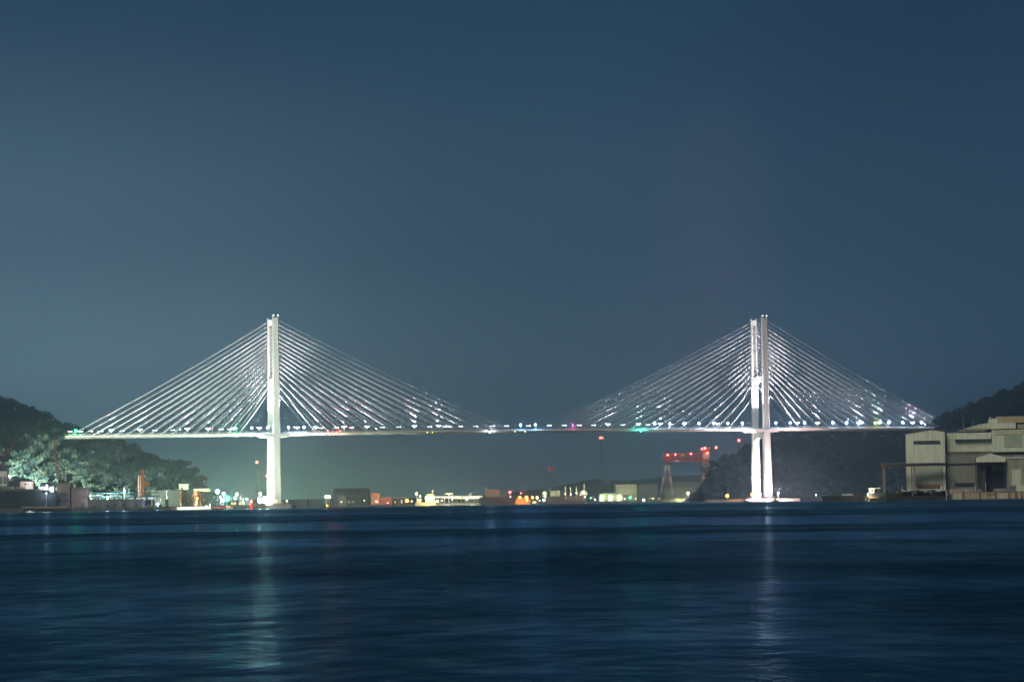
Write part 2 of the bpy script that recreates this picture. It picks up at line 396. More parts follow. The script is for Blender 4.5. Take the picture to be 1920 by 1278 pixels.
# ================================================================ LAMPS
HALO = {}
def emat(kind):
    return {
        'white': emit('lamp_white', (.85, .93, 1.0), 9), 'blue': emit('lamp_blue_white', (.45, .68, 1.0), 24),
        'deepblue': emit('lamp_blue', (.22, .50, 1.0), 34), 'green': emit('lamp_green', (.035, 1.0, .22), 22),
        'teal': emit('lamp_teal', (.035, 1.0, .55), 22), 'red': emit('lamp_red', (1.0, .075, .06), 26),
        'amber': emit('lamp_amber', (1.0, .38, .05), 12), 'yellow': emit('lamp_yellow', (.75, .9, .15), 10),
        'magenta': emit('lamp_magenta', (1.0, .08, .5), 9), 'warm': emit('lamp_warm', (1.0, .86, .5), 12),
        'greenwhite': emit('lamp_green_white', (.75, 1.0, .72), 16)}[kind]
RGB = {'white': (.85, .92, 1), 'blue': (.5, .7, 1), 'deepblue': (.25, .5, 1), 'green': (.05, 1, .25), 'teal': (.05, 1, .65), 'red': (1, .07, .06),
       'amber': (1, .42, .08), 'yellow': (.8, .9, .2), 'magenta': (1, .1, .5), 'warm': (1, .85, .5), 'greenwhite': (.75, 1, .7)}
LT = {}
def deck_lamp(px, py, colour, r, label, group, watts=0, style='globe', n=14.2):
    t = t_of(px, n, py); z0 = zdeck(t) + GD; zl = max(z_of(px, py, n), z0 + r + .8)
    base = bw(t, n, z0)
    key = (colour, r, style)
    if key not in LT:
        o = thing('street_lamp', base, label, 'lamp', group, PHI)
        h = 3.6
        MB().tube((0, 0, 0), (0, 0, h), .12, 6).build('pole', STEEL, o, local=True)
        if style == 'globe':
            hd = MB().tube((0, 0, h - .3), (0, 0, h + .1), .35, 8).build('lamp_head', STEEL, o, local=True)
            MB().ball((0, 0, h + r * .8), r).build('bulb', emat(colour), hd, local=True)
        elif style == 'dash':
            hd = MB().box(-2.2, 2.6, -.2, .2, h, h + .2).build('lamp_head', STEEL, o, local=True)
            MB().box(-1.8, 2.4, -.3, -.2, h - .1, h + .15).ball((2.0, -.1, h), r, 8, 5).build('bulb', emat(colour), hd, local=True)
        else:
            hd = MB().box(-2.6, 2.6, -.9, .9, h + 1.2, h + 1.6).box(-.5, .5, -.5, .5, h - .4, h + 1.2).build('lamp_head', WHITEP, o, local=True)
            MB().box(-2.2, 2.2, -1.05, -.9, h + .5, h + 1.2).ball((0, -.4, h), r, 8, 5).build('bulb', emat(colour), hd, local=True)
        LT[key] = o
    else:
        o = copy_tree(LT[key]); o.location = base; tag(o, label, 'lamp', group)
        if not group and 'group' in o: del o['group']
    o.location = (base.x, base.y, z0 + .1)
    if watts: light('lamp_glow', 'POINT', bw(t, n + r + .4, z0 + 3.6 + r), watts, RGB[colour], r * .6)
    return o
G1 = 'small white roadway lamps along the bridge deck'
SEC = lambda px: ('in the left side span' if px < 514 else 'left of midspan' if px < 975 else
                  'right of midspan' if px < 1427 else 'in the right side span')
for px in (130, 150, 169, 188, 228, 289, 323, 413, 430, 600, 630, 658, 716, 747, 805, 833, 863, 891, 923, 949, 990, 1029, 1057, 1085, 1112, 1167, 1214):
    deck_lamp(px, 811 - (px - 130) * .009, 'white', .55, 'small white lamp on the bridge deck ' + SEC(px), G1, 0, 'dash')
G2 = 'bright blue white globe lamps along the bridge deck'
for px in (472, 502, 541, 570, 1228, 1256, 1283, 1311, 1338, 1365, 1392, 1455, 1482, 1509, 1562, 1588, 1615, 1667, 1693, 1728):
    deck_lamp(px, 806, 'blue', 1.15, 'bright blue white globe lamp on the bridge deck ' + SEC(px), G2, 10000)
deck_lamp(976, 801, 'deepblue', 1.15, 'large blue lamp at midspan, left one of the glowing pair', None, 26000)
deck_lamp(1004, 801, 'deepblue', 1.15, 'large blue lamp at midspan, right one of the glowing pair', None, 26000)
deck_lamp(142, 813, 'green', 1.2, 'bright green lamp at the left end of the bridge deck', None, 22000)
deck_lamp(443, 808, 'green', .8, 'green lamp on the deck just left of the left pylon', None, 8000)
deck_lamp(338, 810, 'blue', .5, 'tiny blue lamp on the deck midway along the left side span', None)
deck_lamp(398, 810, 'magenta', .35, 'tiny violet lamp on the deck left of the left pylon', None)
deck_lamp(1074, 801, 'magenta', .7, 'magenta lamp on the deck right of midspan', None, 6000)
deck_lamp(1641, 799, 'yellow', .9, 'yellow lamp on the deck in the right side span', None, 8000)
# floodlights that throw the streaks up the stays
G3 = 'floodlights on the bridge deck aimed up at the stay cables'
FL = (209, 262, 351, 390, 438, 486, 557, 592, 645, 688, 777, 822, 1140, 1197, 1238, 1283, 1344, 1495, 1533, 1610, 1649, 1711)
for px in FL:
    deck_lamp(px, 807, 'white', .7, 'white floodlight on the bridge deck ' + SEC(px), G3, 0, 'flood', n=13.4)
    t = t_of(px, 14, 808); tw = -240 if t < 0 else 240
    sg = 1 if tw > t else -1
    pk = (1.0, .80, .92) if px not in (1197, 1256, 1649) else (.75, 1, .9)
    light('flood_beam', 'SPOT', bw(t, 14.6, zdeck(t) + GD + 5.4), 640000, pk, .8, bw(t + sg * 7, 16.0, zdeck(t) + GD + 60), 62, 1.0)
# navigation lights hanging under the girder
NAVT = None
def nav(px, py, colour, r, label, watts):
    t = t_of(px, 15.6, py); b = bw(t, 15.7, zdeck(t) + 1.9)
    o = thing('navigation_light', b, label, 'navigation light', 'navigation lights under the bridge girder', PHI)
    br = MB().box(-.25, .25, -.2, .5, -.6, .8).build('bracket', STEEL, o, local=True)
    MB().ball((0, -r * .3, -.6 - r * .6), r).build('bulb', emat(colour), o, local=True)
    if watts: light('nav_glow', 'POINT', bw(t, 15.9 + r * 1.4, zdeck(t) + .6), watts, RGB[colour], .5)
nav(626, 814, 'red', 1.0, 'red navigation light under the deck right of the left pylon', 42000)
nav(918, 809, 'white', 1.0, 'white navigation light under the deck at midspan', 16000)
nav(1201, 807, 'teal', 1.0, 'green navigation light under the deck left of the right pylon', 26000)
nav(801, 809, 'yellow', .4, 'small yellow navigation light under the deck, left of a pair', 0)
nav(811, 809, 'yellow', .4, 'small yellow navigation light under the deck, right of a pair', 0)
nav(966, 808, 'warm', .4, 'small warm navigation light under midspan, left of two', 0)
nav(985, 808, 'warm', .4, 'small warm navigation light under midspan, right of two', 0)
# aviation lights on the pylons
for i, (tw, nm) in enumerate(((-240, 'left'), (240, 'right'))):
    for z, hh in ((ZTOP + 1.9, 'head'), (z_of(520, 751, LEGN), 'shaft')):
        for sx in (-1, 1):
            x = sx * 2.0 if hh == 'head' else sx * 3.1
            n = LEGN + (0 if hh == 'head' else 1.5)
            b = bw(tw + x, n + (2.2 if hh == 'head' else 1.2), z)
            o = thing('aviation_light', b, 'white aviation light at the %s of the %s pylon, %s of two' % (hh, nm, 'left' if sx < 0 else 'right'), 'aviation light', 'aviation lights on the pylons')
            MB().box(-.3, .3, -.3, .3, -.5, 0).build('bracket', STEEL, o, local=True)
            MB().ball((0, -.2, .35), .5, 8, 5).build('bulb', emat('white'), o, local=True)
# pylon floodlighting
def pyl(t, n, z, watts, col, aim, ang=70, blend=.6): light('pylon_flood', 'SPOT', bw(t, n, z), watts, col, 1.0, bw(*aim), ang, blend)
zdl = zdeck(-240); zdr = zdeck(240)
WG = (.92, 1.0, .86); WP = (1.0, .64, .64); WW = (1, .95, .97)
pyl(-262, -2, 6, 910000, WG, (-240, -18, 45), 70)
pyl(-266, -20, 6, 588000, WW, (-240, -17, 40), 70)
pyl(-240, -4, 6, 308000, WG, (-240, -18, 30), 90)
for s_ in (-1, 1):
    pyl(-240 + s_ * 14, 6, zdl + 5, 728000, WW, (-240, -15, zdl + 60), 60)
    pyl(-240 + s_ * 24, 19, zdl + 5, 294000, WW, (-240, 15, zdl + 70), 60)
    pyl(240 + s_ * 14, 6, zdr + 5, 784000, WW, (240, -15, zdr + 60), 60)
    pyl(240 + s_ * 24, 19, zdr + 5, 461999, (1, .93, .92), (240, 15, zdr + 80), 60)
pyl(240 - 2, 6, 6, 364000, WW, (240, -18, 40), 90)
pyl(240 - 16, -4, 5, 224000, WG, (240, -18, 50), 80)
pyl(240 + 12, 34, 5, 280000, WP, (241, 18, 30), 90)
pyl(240 + 24, 34, 5, 364000, WP, (240, 18, 90), 60)
# floods by the pylons washing along the stays, plus added mid-fan fill spots
for tw, zd in ((-240, zdl), (240, zdr)):
    for s_ in (-1, 1):
        for n_ in (13.5,):
            light('stay_wash', 'SPOT', bw(tw + s_ * 14, n_, zd + GD + 2), 200000, (1, .96, .98), .6, bw(tw + s_ * 75, n_ * 1.15, zd + 75), 84, .9)
            for t3, w3 in ((95, 60000), (165, 55000)): light('stay_wash', 'SPOT', bw(tw + s_ * t3, 14.2, zdeck(tw + s_ * t3) + GD + 1.5), w3, (.96, .97, 1), .6, bw(tw + s_ * (t3 - 8), 15.6, zd + 60), 150, .6)  # mid-fan spots added so the outer stays show
# girder wash
for t0, wt, cl in ((-278, 60000, WG), (-214, 130000, (1, .86, .82)), (-190, 60000, (1, .7, .62)), (214, 110000, WW), (190, 60000, WW), (262, 70000, WP), (285, 40000, WP)):
    light('girder_flood', 'SPOT', bw(t0, 30, zdeck(t0) - 12), wt * .9, cl, 1.0, bw(t0, 14, zdeck(t0) + 1), 100, .8)
# ================================================================ TERRAIN AND WOODS
def leaf_mat(name, col, var=.45):
    m = bpy.data.materials.new(name); m.use_nodes = True; t = m.node_tree; b = t.nodes['Principled BSDF']
    b.inputs['Roughness'].default_value = .8; b.inputs['Specular IOR Level'].default_value = .15
    a = t.nodes.new('ShaderNodeAttribute'); a.attribute_name = 'tint'
    r = t.nodes.new('ShaderNodeMapRange'); r.inputs[3].default_value = 1 - var; r.inputs[4].default_value = 1 + var
    t.links.new(a.outputs['Fac'], r.inputs[0])
    g = t.nodes.new('ShaderNodeMix'); g.data_type = 'RGBA'; t.links.new(a.outputs['Fac'], g.inputs[0])
    g.inputs[6].default_value = (*[c * f for c, f in zip(col, (.7, .9, 1.1))], 1); g.inputs[7].default_value = (*[c * f for c, f in zip(col, (1.35, 1.1, .8))], 1)
    mx = t.nodes.new('ShaderNodeVectorMath'); mx.operation = 'SCALE'
    t.links.new(g.outputs[2], mx.inputs[0]); t.links.new(r.outputs[0], mx.inputs['Scale']); t.links.new(mx.outputs[0], b.inputs['Base Color'])
    return m
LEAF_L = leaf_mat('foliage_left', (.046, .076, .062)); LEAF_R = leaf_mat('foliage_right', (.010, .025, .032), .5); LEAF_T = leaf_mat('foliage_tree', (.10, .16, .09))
SOIL = mat('hill_soil', (.005, .016, .018), .95, var=.5, scale=.03)
rng = np.random.default_rng(5)
def leaves(centres, radii, per, size, flat=.8):
    """leaf clumps scattered through ellipsoid crowns; one quad mesh as arrays"""
    n = len(centres) * per
    c = np.repeat(np.asarray(centres, float), per, 0); r = np.repeat(np.asarray(radii, float), per)
    # each crown is several overlapping lobes
    lob = rng.normal(size=(len(centres), 5, 3)); lob /= np.linalg.norm(lob, axis=2, keepdims=True); lob[..., 2] *= .7
    which = rng.integers(0, 5, n); lc = lob[np.repeat(np.arange(len(centres)), per), which] * .52
    d = rng.normal(size=(n, 3)); d /= np.linalg.norm(d, axis=1, keepdims=True)
    rad = rng.uniform(.25, .62, n)[:, None] ** .6 * .78
    p = c + (lc + d * rad) * r[:, None] * np.array([1, 1, flat])
    a = d + rng.normal(size=(n, 3)) * .6; a /= np.linalg.norm(a, axis=1, keepdims=True)
    u = np.cross(a, rng.normal(size=(n, 3))); u /= np.linalg.norm(u, axis=1, keepdims=True); v = np.cross(a, u)
    s = (size * rng.uniform(.6, 1.3, n))[:, None]
    q = np.stack([p - u * s - v * s * .6, p + u * s * .8 - v * s, p + u * s + v * s * .7, p - u * s * .7 + v * s], 1).reshape(-1, 3)
    tint = np.clip(np.repeat(rng.uniform(.15, .85, len(centres)), per) + rng.uniform(-.15, .15, n), 0, 1)
    return q, tint
def leaf_object(name, m, centres, radii, per, size, parent=None):
    q, tint = leaves(centres, radii, per, size); n = len(tint)
    me = bpy.data.meshes.new(name); me.vertices.add(n * 4); me.vertices.foreach_set('co', q.ravel())
    me.loops.add(n * 4); me.loops.foreach_set('vertex_index', np.arange(n * 4)); me.polygons.add(n)
    me.polygons.foreach_set('loop_start', np.arange(0, n * 4, 4)); me.update(calc_edges=True)
    at_ = me.attributes.new('tint', 'FLOAT', 'FACE'); at_.data.foreach_set('value', tint.astype(np.float32))
    me.materials.append(m); o = bpy.data.objects.new(name, me); C.objects.link(o)
    if parent: o.parent = parent; o.matrix_parent_inverse = parent_inv(parent)
    return o
def vnoise(x, y, s):
    return math.sin(x * .021 * s + 1.3) * math.cos(y * .017 * s + .4) + .5 * math.sin(x * .053 * s + y * .041 * s) + .3 * math.cos(x * .11 * s - y * .09 * s)
def hill(name, label, prof, ztree=6.0, power=1.9, nv=26, back=350):
    """prof: (px, py, ridge distance, foot distance) along the skyline; returns the surface for planting"""
    P = []
    for (a, b) in zip(prof[:-1], prof[1:]):
        k = max(1, int((b[0] - a[0]) / 9))
        for i in range(k):
            f = i / k; P.append([a[j] + (b[j] - a[j]) * f for j in range(4)])
    P.append(list(prof[-1]))
    cols = []
    for px, py, yr, ys in P:
        p = at(px, py, yr); zr = max(p.z - ztree, 2.2); col = []
        for k in range(nv + 1):
            v = k / nv; y = ys + (yr - ys) * v
            z = 2.2 + (zr - 2.2) * (1 - (1 - v) ** power) + vnoise(p.x, y, 1.0) * min(1, v * 3) * (1 - v) * 6 * min(1, zr / 40)
            col.append((p.x, y, z))
        col.append((p.x, yr + back * .3, zr * .75)); col.append((p.x, yr + back, .5)); cols.append(col)
    n = len(cols[0]); m = MB(); m.v = [p for c in cols for p in c]
    m.f = [(i * n + j, (i + 1) * n + j, (i + 1) * n + j + 1, i * n + j + 1) for i in range(len(cols) - 1) for j in range(n - 1)]
    # skirt down to the water at the foot
    k = len(m.v); m.v += [(c[0][0], c[0][1] - 6, -1.0) for c in cols]
    m.f += [(i * n, k + i, k + i + 1, (i + 1) * n) for i in range(len(cols) - 1)]
    o = m.build(name, SOIL, smooth=True); tag(o, label, kind='structure')
    return cols, nv
def plant(surf, step, r0, r1, skip=None, vmax=1.0):
    cols, nv = surf; pts = []; rad = []
    x = cols[0][0][0]; X1 = cols[-1][0][0]
    xs = [c[0][0] for c in cols]
    while x < X1:
        i = min(len(xs) - 2, max(0, int(np.searchsorted(xs, x)) - 1)); f = (x - xs[i]) / max(1e-6, xs[i + 1] - xs[i])
        y0 = cols[i][0][1] * (1 - f) + cols[i + 1][0][1] * f; y1 = cols[i][nv][1] * (1 - f) + cols[i + 1][nv][1] * f
        y = y0 + step * .6
        while y < y1 + step:
            v = min(.9999, (y - y0) / (y1 - y0)) * nv; j = int(v); g = v - j
            z = sum(cols[i + a][j + b][2] * (f if a else 1 - f) * (g if b else 1 - g) for a in (0, 1) for b in (0, 1))
            r = rng.uniform(r0, r1); q = (x + rng.uniform(-.4, .4) * step, y + rng.uniform(-.4, .4) * step, z + r * .75)
            if z > 3.2 and not (skip and skip(*q)): pts.append(q); rad.append(r)
            y += step * (1.0 if y < y0 + .55 * (y1 - y0) else 1.15)
        x += step
    return pts, rad
sl = hill('hillside', 'wooded headland under the left end of the bridge', [
    (-160, 748, 2760, 2330), (0, 801, 2700, 2330), (60, 801, 2690, 2330), (120, 804, 2690, 2340), (150, 812, 2740, 2345), (185, 822, 2800, 2350), (215, 828, 2830, 2360), (245, 836, 2850, 2370),
    (262, 848, 2860, 2380), (275, 863, 2870, 2390), (300, 868, 2880, 2420), (345, 866, 2880, 2440), (356, 876, 2880, 2460), (374, 895, 2870, 2480), (383, 914, 2860, 2500), (405, 930, 2850, 2540), (425, 939, 2830, 2580)])
pts, rad = plant(sl, 8.6, 4.0, 7.6)
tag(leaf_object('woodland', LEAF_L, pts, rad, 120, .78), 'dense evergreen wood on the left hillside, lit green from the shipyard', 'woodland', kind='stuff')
sm = hill('mountain', 'dark blue mountain rising behind the left hillside', [
    (-260, 700, 3700, 3250), (-60, 745, 3700, 3250), (0, 753, 3700, 3250), (20, 757, 3700, 3250), (42, 765, 3700, 3250), (58, 774, 3700, 3250), (82, 782, 3700, 3250), (100, 793, 3700, 3250), (140, 806, 3700, 3250), (200, 822, 3650, 3250), (260, 850, 3600, 3250), (330, 884, 3600, 3250)])
pts, rad = plant(sm, 15, 7, 11)
tag(leaf_object('woodland', LEAF_R, pts, rad, 45, 1.9), 'dark wood covering the mountain behind the left hillside', 'woodland', kind='stuff')
srr = hill('hillside', 'wooded headland behind the right pylon and the factory', [
    (1313, 921, 2960, 2905), (1318, 900, 2960, 2900), (1329, 876, 2965, 2890), (1345, 864, 2970, 2880), (1372, 857, 2975, 2860), (1385, 850, 2975, 2850), (1405, 838, 2980, 2840), (1430, 824, 2980, 2830), (1455, 812, 2980, 2820),
    (1520, 808, 2970, 2800), (1600, 808, 2950, 2760), (1680, 807, 2930, 2680), (1722, 803, 2880, 2600), (1745, 796, 2835, 2520), (1765, 784, 2815, 2460), (1792, 772, 2805, 2420), (1830, 757, 2800, 2380), (1872, 741, 2800, 2340), (1895, 735, 2800, 2320), (1925, 722, 2800, 2300), (2080, 690, 2800, 2280), (2300, 700, 2800, 2260)], power=1.7)
pts, rad = plant(srr, 9.2, 3.8, 8.4)
tag(leaf_object('woodland', LEAF_R, pts, rad, 120, .8), 'dark wood covering the right hillside behind the pylon', 'woodland', kind='stuff')
hill('far_hills', 'low faint hills beyond the harbour', [
    (380, 938, 6200, 5600), (600, 935, 6200, 5600), (820, 932, 6200, 5600), (930, 926, 6200, 5600), (1040, 912, 6200, 5600), (1110, 898, 6200, 5600), (1180, 900, 6200, 5600), (1250, 893, 6200, 5600), (1340, 888, 6200, 5600), (1420, 890, 6200, 5600)], ztree=0, nv=8)
def land(name, pts, z, label, m=CONCRETE, zb=-1.5):
    b = MB(); b.loft([[(x, y, zb) for x, y in pts], [(x, y, z) for x, y in pts]])
    return tag(b.build(name, m), label, kind='structure')
YL = 2200
land('quay', [(gx(-160, YL), YL), (gx(160, YL), YL), (gx(160, YL), YL - 12), (gx(268, YL), YL - 12), (gx(268, YL), 2420), (gx(-160, 2420), 2420)], 3.2, 'dark concrete quay along the left shore', DARKCONC)
land('quay', [(gx(268, 2450) - 2, 2440), (gx(340, 2480), 2480), (gx(400, 2600), 2600), (gx(400, 2760), 2760), (gx(268, 2700), 2700)], 2.9, 'flat quay below the headland left of the pylon', DARKCONC)
land('breakwater', [(gx(385, 2585), 2585), (gx(546, 2605), 2605), (gx(546, 2680), 2680), (gx(385, 2700), 2700)], 3.6, 'dark stone breakwater around the foot of the left pylon', DARKCONC)
land('shore', [(gx(1325, 2740), 2740), (gx(1400, 2705), 2705), (gx(1500, 2705), 2705), (gx(1545, 2740), 2740), (gx(1560, 2860), 2860), (gx(1320, 2960), 2960)], 2.6, 'pale stone shore around the foot of the right pylon', mat('shore_stone', (.30, .24, .19), .9, var=.4, scale=.1))
land('far_shore', [(gx(380, 3950), 3950), (gx(1345, 3950), 3950), (gx(1360, 5700), 5700), (gx(360, 5700), 5700)], 2.6, 'far harbour shore beyond the bridge', DARKCONC)
YR = 1750
land('quay', [(gx(1606, YR), YR + 4), (gx(2080, YR), YR + 4), (gx(2080, 2350), 2350), (gx(1800, 2350), 2350), (gx(1606, 1900), 1900)], 3.3, 'factory quay on the right shore', DARKCONC)

def tree(px, pyt, wpx, Y, zg, label, group='trees along the foot of the left hillside'):
    x = gx(px, Y, zg + 8); zt = at(px, pyt, Y).z; w_ = wpx * Y / F / 2; h = max(6, zt - zg)
    o = thing('tree', (x, Y, zg), label, 'tree', group)
    t = MB(); t.tube((x, Y, zg), (x + .4, Y, zg + h * .5), .45, 7, .3)
    for k in range(5):
        a = k * 1.25; t.tube((x + .2, Y, zg + h * (.3 + .05 * k)), (x + w_ * .6 * math.cos(a), Y + w_ * .6 * math.sin(a), zg + h * (.55 + .06 * k)), .2, 5, .08)
    t.build('trunk', mat('bark', (.10, .08, .06), .9), o)
    cs = []; rr = []
    for k in range(9):
        a = rng.uniform(0, 6.28); q = rng.uniform(.1, .55) * w_
        cs.append((x + q * math.cos(a), Y + q * math.sin(a), zg + h * rng.uniform(.45, .88))); rr.append(w_ * rng.uniform(.38, .55))
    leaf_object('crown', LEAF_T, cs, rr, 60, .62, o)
TR = [(16, 893, 22, 'low bushy tree between the two houses at far left'), (66, 893, 18, 'slim tree behind the pale gabled house'), (96, 884, 26, 'broad tree left of the red crane'), (127, 882, 28, 'bright round tree right of the red crane mast'),
      (147, 890, 26, 'round tree above the pink brown warehouse'), (177, 887, 34, 'large bright tree right of the warehouse'), (197, 905, 20, 'small tree between the large bright tree and the first white mast'), (212, 893, 22, 'tree behind the first white mast'),
      (229, 896, 18, 'narrow tree just left of the second white mast'), (248, 910, 18, 'low tree left of the orange crane'), (253, 886, 12, 'thin tree top beside the orange crane'), (290, 913, 22, 'low dim tree right of the orange crane'), (42, 888, 20, 'tree between the far left houses'),
      (314, 916, 26, 'dim scrubby tree above the long low shed'), (345, 922, 26, 'scrubby tree behind the orange lit derrick, left'), (372, 924, 22, 'scrubby tree behind the orange lit derrick, right')]
for px, pt, w_, lb in TR:
    tree(px, pt, w_, 2325 if px < 280 else 2520, 3.2 if px < 280 else 2.9, lb)

# ================================================================ BUILDING HELPERS
def B(px0, px1, pyt, pyb, Y):
    mid = (px0 + px1) / 2; a = at(px0, (pyt + pyb) / 2, Y); b = at(px1, (pyt + pyb) / 2, Y)
    return a.x, b.x, at(mid, pyb, Y).z, at(mid, pyt, Y).z
def slab(mb, px0, px1, pyt, pyb, Y, dep=10, dy=0):
    x0, x1, z0, z1 = B(px0, px1, pyt, pyb, Y); return mb.box(x0, x1, Y + dy, Y + dy + dep, z0, z1)
def house(name, label, px0, px1, pyt, pyb, Y, dep, wall, roof=None, rtype='flat', rh=2.5, wins=(), cat='house', zg=None, group=None, winmat=None, over=.5, doors=()):
    x0, x1, z0, z1 = B(px0, px1, pyt, pyb, Y)
    if zg is not None: z0 = zg
    o = thing(name, ((x0 + x1) / 2, Y + dep / 2, z0), label, cat, group)
    MB().box(x0, x1, Y, Y + dep, z0, z1).build('wall', wall, o)
    roof = roof or DARKROOF
    xa, xb, ya, yb = x0 - over, x1 + over, Y - over, Y + dep + over; xm = (xa + xb) / 2; ym = (ya + yb) / 2
    r = MB()
    if rtype == 'flat': r.box(xa, xb, ya, yb, z1 + .003, z1 + .5)
    elif rtype == 'gable': r.loft([[(xa, y, z1), (xb, y, z1), (xb, y, z1 + .3), (xm, y, z1 + rh), (xa, y, z1 + .3)] for y in (ya, yb)])
    elif rtype == 'side': r.add([(xa, ya, z1), (xb, ya, z1), (xb, yb, z1), (xa, yb, z1), (xa, ym, z1 + rh), (xb, ym, z1 + rh)], [(0, 3, 2, 1), (0, 1, 5, 4), (2, 3, 4, 5), (0, 4, 3), (1, 2, 5)])
    elif rtype == 'hip':
        e = min((xb - xa), (yb - ya)) * .4
        r.add([(xa, ya, z1), (xb, ya, z1), (xb, yb, z1), (xa, yb, z1), (xa + e, ym, z1 + rh), (xb - e, ym, z1 + rh)], [(0, 3, 2, 1), (0, 1, 5, 4), (2, 3, 4, 5), (0, 4, 3), (1, 2, 5)])
    r.build('roof', roof, o)
    for (a, b, c, d) in wins:      # fractions of the front wall
        wx0 = x0 + (x1 - x0) * a; wx1 = x0 + (x1 - x0) * b; wz0 = z0 + (z1 - z0) * c; wz1 = z0 + (z1 - z0) * d
        f = MB().box(wx0, wx1, Y - .08, Y - .003, wz0, wz1).build('window', winmat or GLASS, o)
        MB().box(wx0 - .1, wx1 + .1, Y - .2, Y - .09, wz0 - .18, wz0).build('sill', CONCRETE, f)
    for (a, b, d) in doors:
        MB().box(x0 + (x1 - x0) * a, x0 + (x1 - x0) * b, Y - .1, Y - .003, z0, z0 + (z1 - z0) * d).build('door', DARKSTEEL, o)
    return o
def grid(nx, nz, x0=.08, x1=.92, z0=.2, z1=.9, fw=.55, fh=.5):
    g = []
    for i in range(nx):
        for j in range(nz):
            a = x0 + (x1 - x0) * i / nx; c = z0 + (z1 - z0) * j / nz
            g.append((a, a + (x1 - x0) / nx * fw, c, c + (z1 - z0) / nz * fh))
    return g
def pole_lamp(px, py, Y, zg, colour, r, watts, label, name='harbour_lamp', polem=None, group=None, pr=.22, arm=0, front=3.0):
    p = at(px, py, Y); o = thing(name, (p.x, Y, zg), label, 'lamp', group)
    MB().tube((p.x, Y, zg), (p.x, Y, max(p.z - r, zg + .5)), pr, 6, pr * .6).build('pole', polem or STEEL, o)
    h = MB().tube((p.x, Y, max(p.z - r, zg + .5) - .2), (p.x, Y, max(p.z - r * .5, zg + .8)), r * .5, 8).build('lamp_head', STEEL, o)
    MB().ball((p.x, Y - r * .3, p.z), r, 10, 6).build('bulb', emat(colour), h)
    if watts: light('lamp_glow', 'POINT', (p.x, Y - r * 1.6 - .4, p.z), watts, RGB[colour], r * .7)
    return o
def red_mast(px, py, Y, zg, label, r=1.0, w_=2.2, lattice=True, watts=9000):
    p = at(px, py, Y); o = thing('lattice_mast', (p.x, Y, zg), label, 'mast')
    m = MB()
    if lattice: m.lattice((p.x, Y, zg), (p.x, Y, p.z - r), w_, 5, .22, .35)
    else: m.tube((p.x, Y, zg), (p.x, Y, p.z - r), .35, 6, .2)
    m.build('mast_frame', DARKSTEEL, o)
    MB().ball((p.x, Y - .3, p.z), r, 10, 6).build('warning_light', emat('red'), o)
    if watts: light('warning_glow', 'POINT', (p.x, Y - r * 1.6, p.z), watts, RGB['red'], r * .6)
    return o
def stripes(name, a, b, period):
    m = bpy.data.materials.new(name); m.use_nodes = True; t = m.node_tree; bs = t.nodes['Principled BSDF']; bs.inputs['Roughness'].default_value = .6
    c = t.nodes.new('ShaderNodeTexCoord'); sp = t.nodes.new('ShaderNodeSeparateXYZ'); md = t.nodes.new('ShaderNodeMath'); md.operation = 'FRACT'
    dv = t.nodes.new('ShaderNodeMath'); dv.operation = 'DIVIDE'; dv.inputs[1].default_value = period
    gt = t.nodes.new('ShaderNodeMath'); gt.operation = 'GREATER_THAN'; gt.inputs[1].default_value = .5
    mx = t.nodes.new('ShaderNodeMix'); mx.data_type = 'RGBA'; mx.inputs[6].default_value = (*a, 1); mx.inputs[7].default_value = (*b, 1)
    t.links.new(c.outputs['Object'], sp.inputs[0]); t.links.new(sp.outputs[2], dv.inputs[0]); t.links.new(dv.outputs[0], md.inputs[0]); t.links.new(md.outputs[0], gt.inputs[0])
    t.links.new(gt.outputs[0], mx.inputs[0]); t.links.new(mx.outputs[2], bs.inputs['Base Color']); return m
RW = stripes('red_white_bands', (.26, .04, .04), (.36, .36, .34), 17.0)

# ================================================================ LEFT SHORE
Z0 = 3.2
# terrace carrying the houses
tr = thing('retaining_wall', (gx(45, 2205), 2205, Z0), 'dark retaining wall below the houses on the far left', 'wall')
x0, x1, za, zb = B(-60, 78, 919, 948, 2205)
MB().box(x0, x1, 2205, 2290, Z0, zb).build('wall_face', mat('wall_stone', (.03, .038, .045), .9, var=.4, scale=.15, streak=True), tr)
MB().box(x0, x1, 2204.4, 2204.99, zb - .8, zb + .9).build('parapet', DARKCONC, tr)
x2, x3, _, zc = B(78, 104, 923, 948, 2205)
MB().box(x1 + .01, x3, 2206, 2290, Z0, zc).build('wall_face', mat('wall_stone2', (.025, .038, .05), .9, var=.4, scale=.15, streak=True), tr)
ZT = zb
house('house', 'cream house with a dark hip roof at the far left edge', -6, 13, 882, 893, 2275, 11, HOUSEWALL, rtype='hip', rh=2.6, wins=[(.35, .5, .35, .7), (.68, .8, .35, .7), (.86, .96, .35, .7)], zg=ZT)
house('house', 'dark roofed low house just right of the cream corner house', 16, 37, 902, 914, 2255, 12, mat('dim_wall', (.10, .10, .11), .85), rtype='hip', rh=4.5, wins=[(.2, .35, .3, .7), (.6, .75, .3, .7)], zg=ZT)
house('house', 'single storey shop with a yellow lit front on the terrace', -4, 22, 912, 920, 2235, 8, mat('shop_wall', (.35, .33, .22), .8), rtype='flat', wins=[(.1, .2, .2, .8), (.28, .38, .2, .8)], zg=ZT, doors=[(.6, .75, .8)], cat='shop')
house('house', 'two storey pinkish house with one side lit white', 38, 60, 902, 919, 2240, 11, mat('pink_wall', (.45, .34, .28), .8), rtype='hip', rh=2.4, wins=[(.35, .5, .62, .82), (.12, .22, .1, .5), (.3, .42, .1, .4)], zg=ZT)
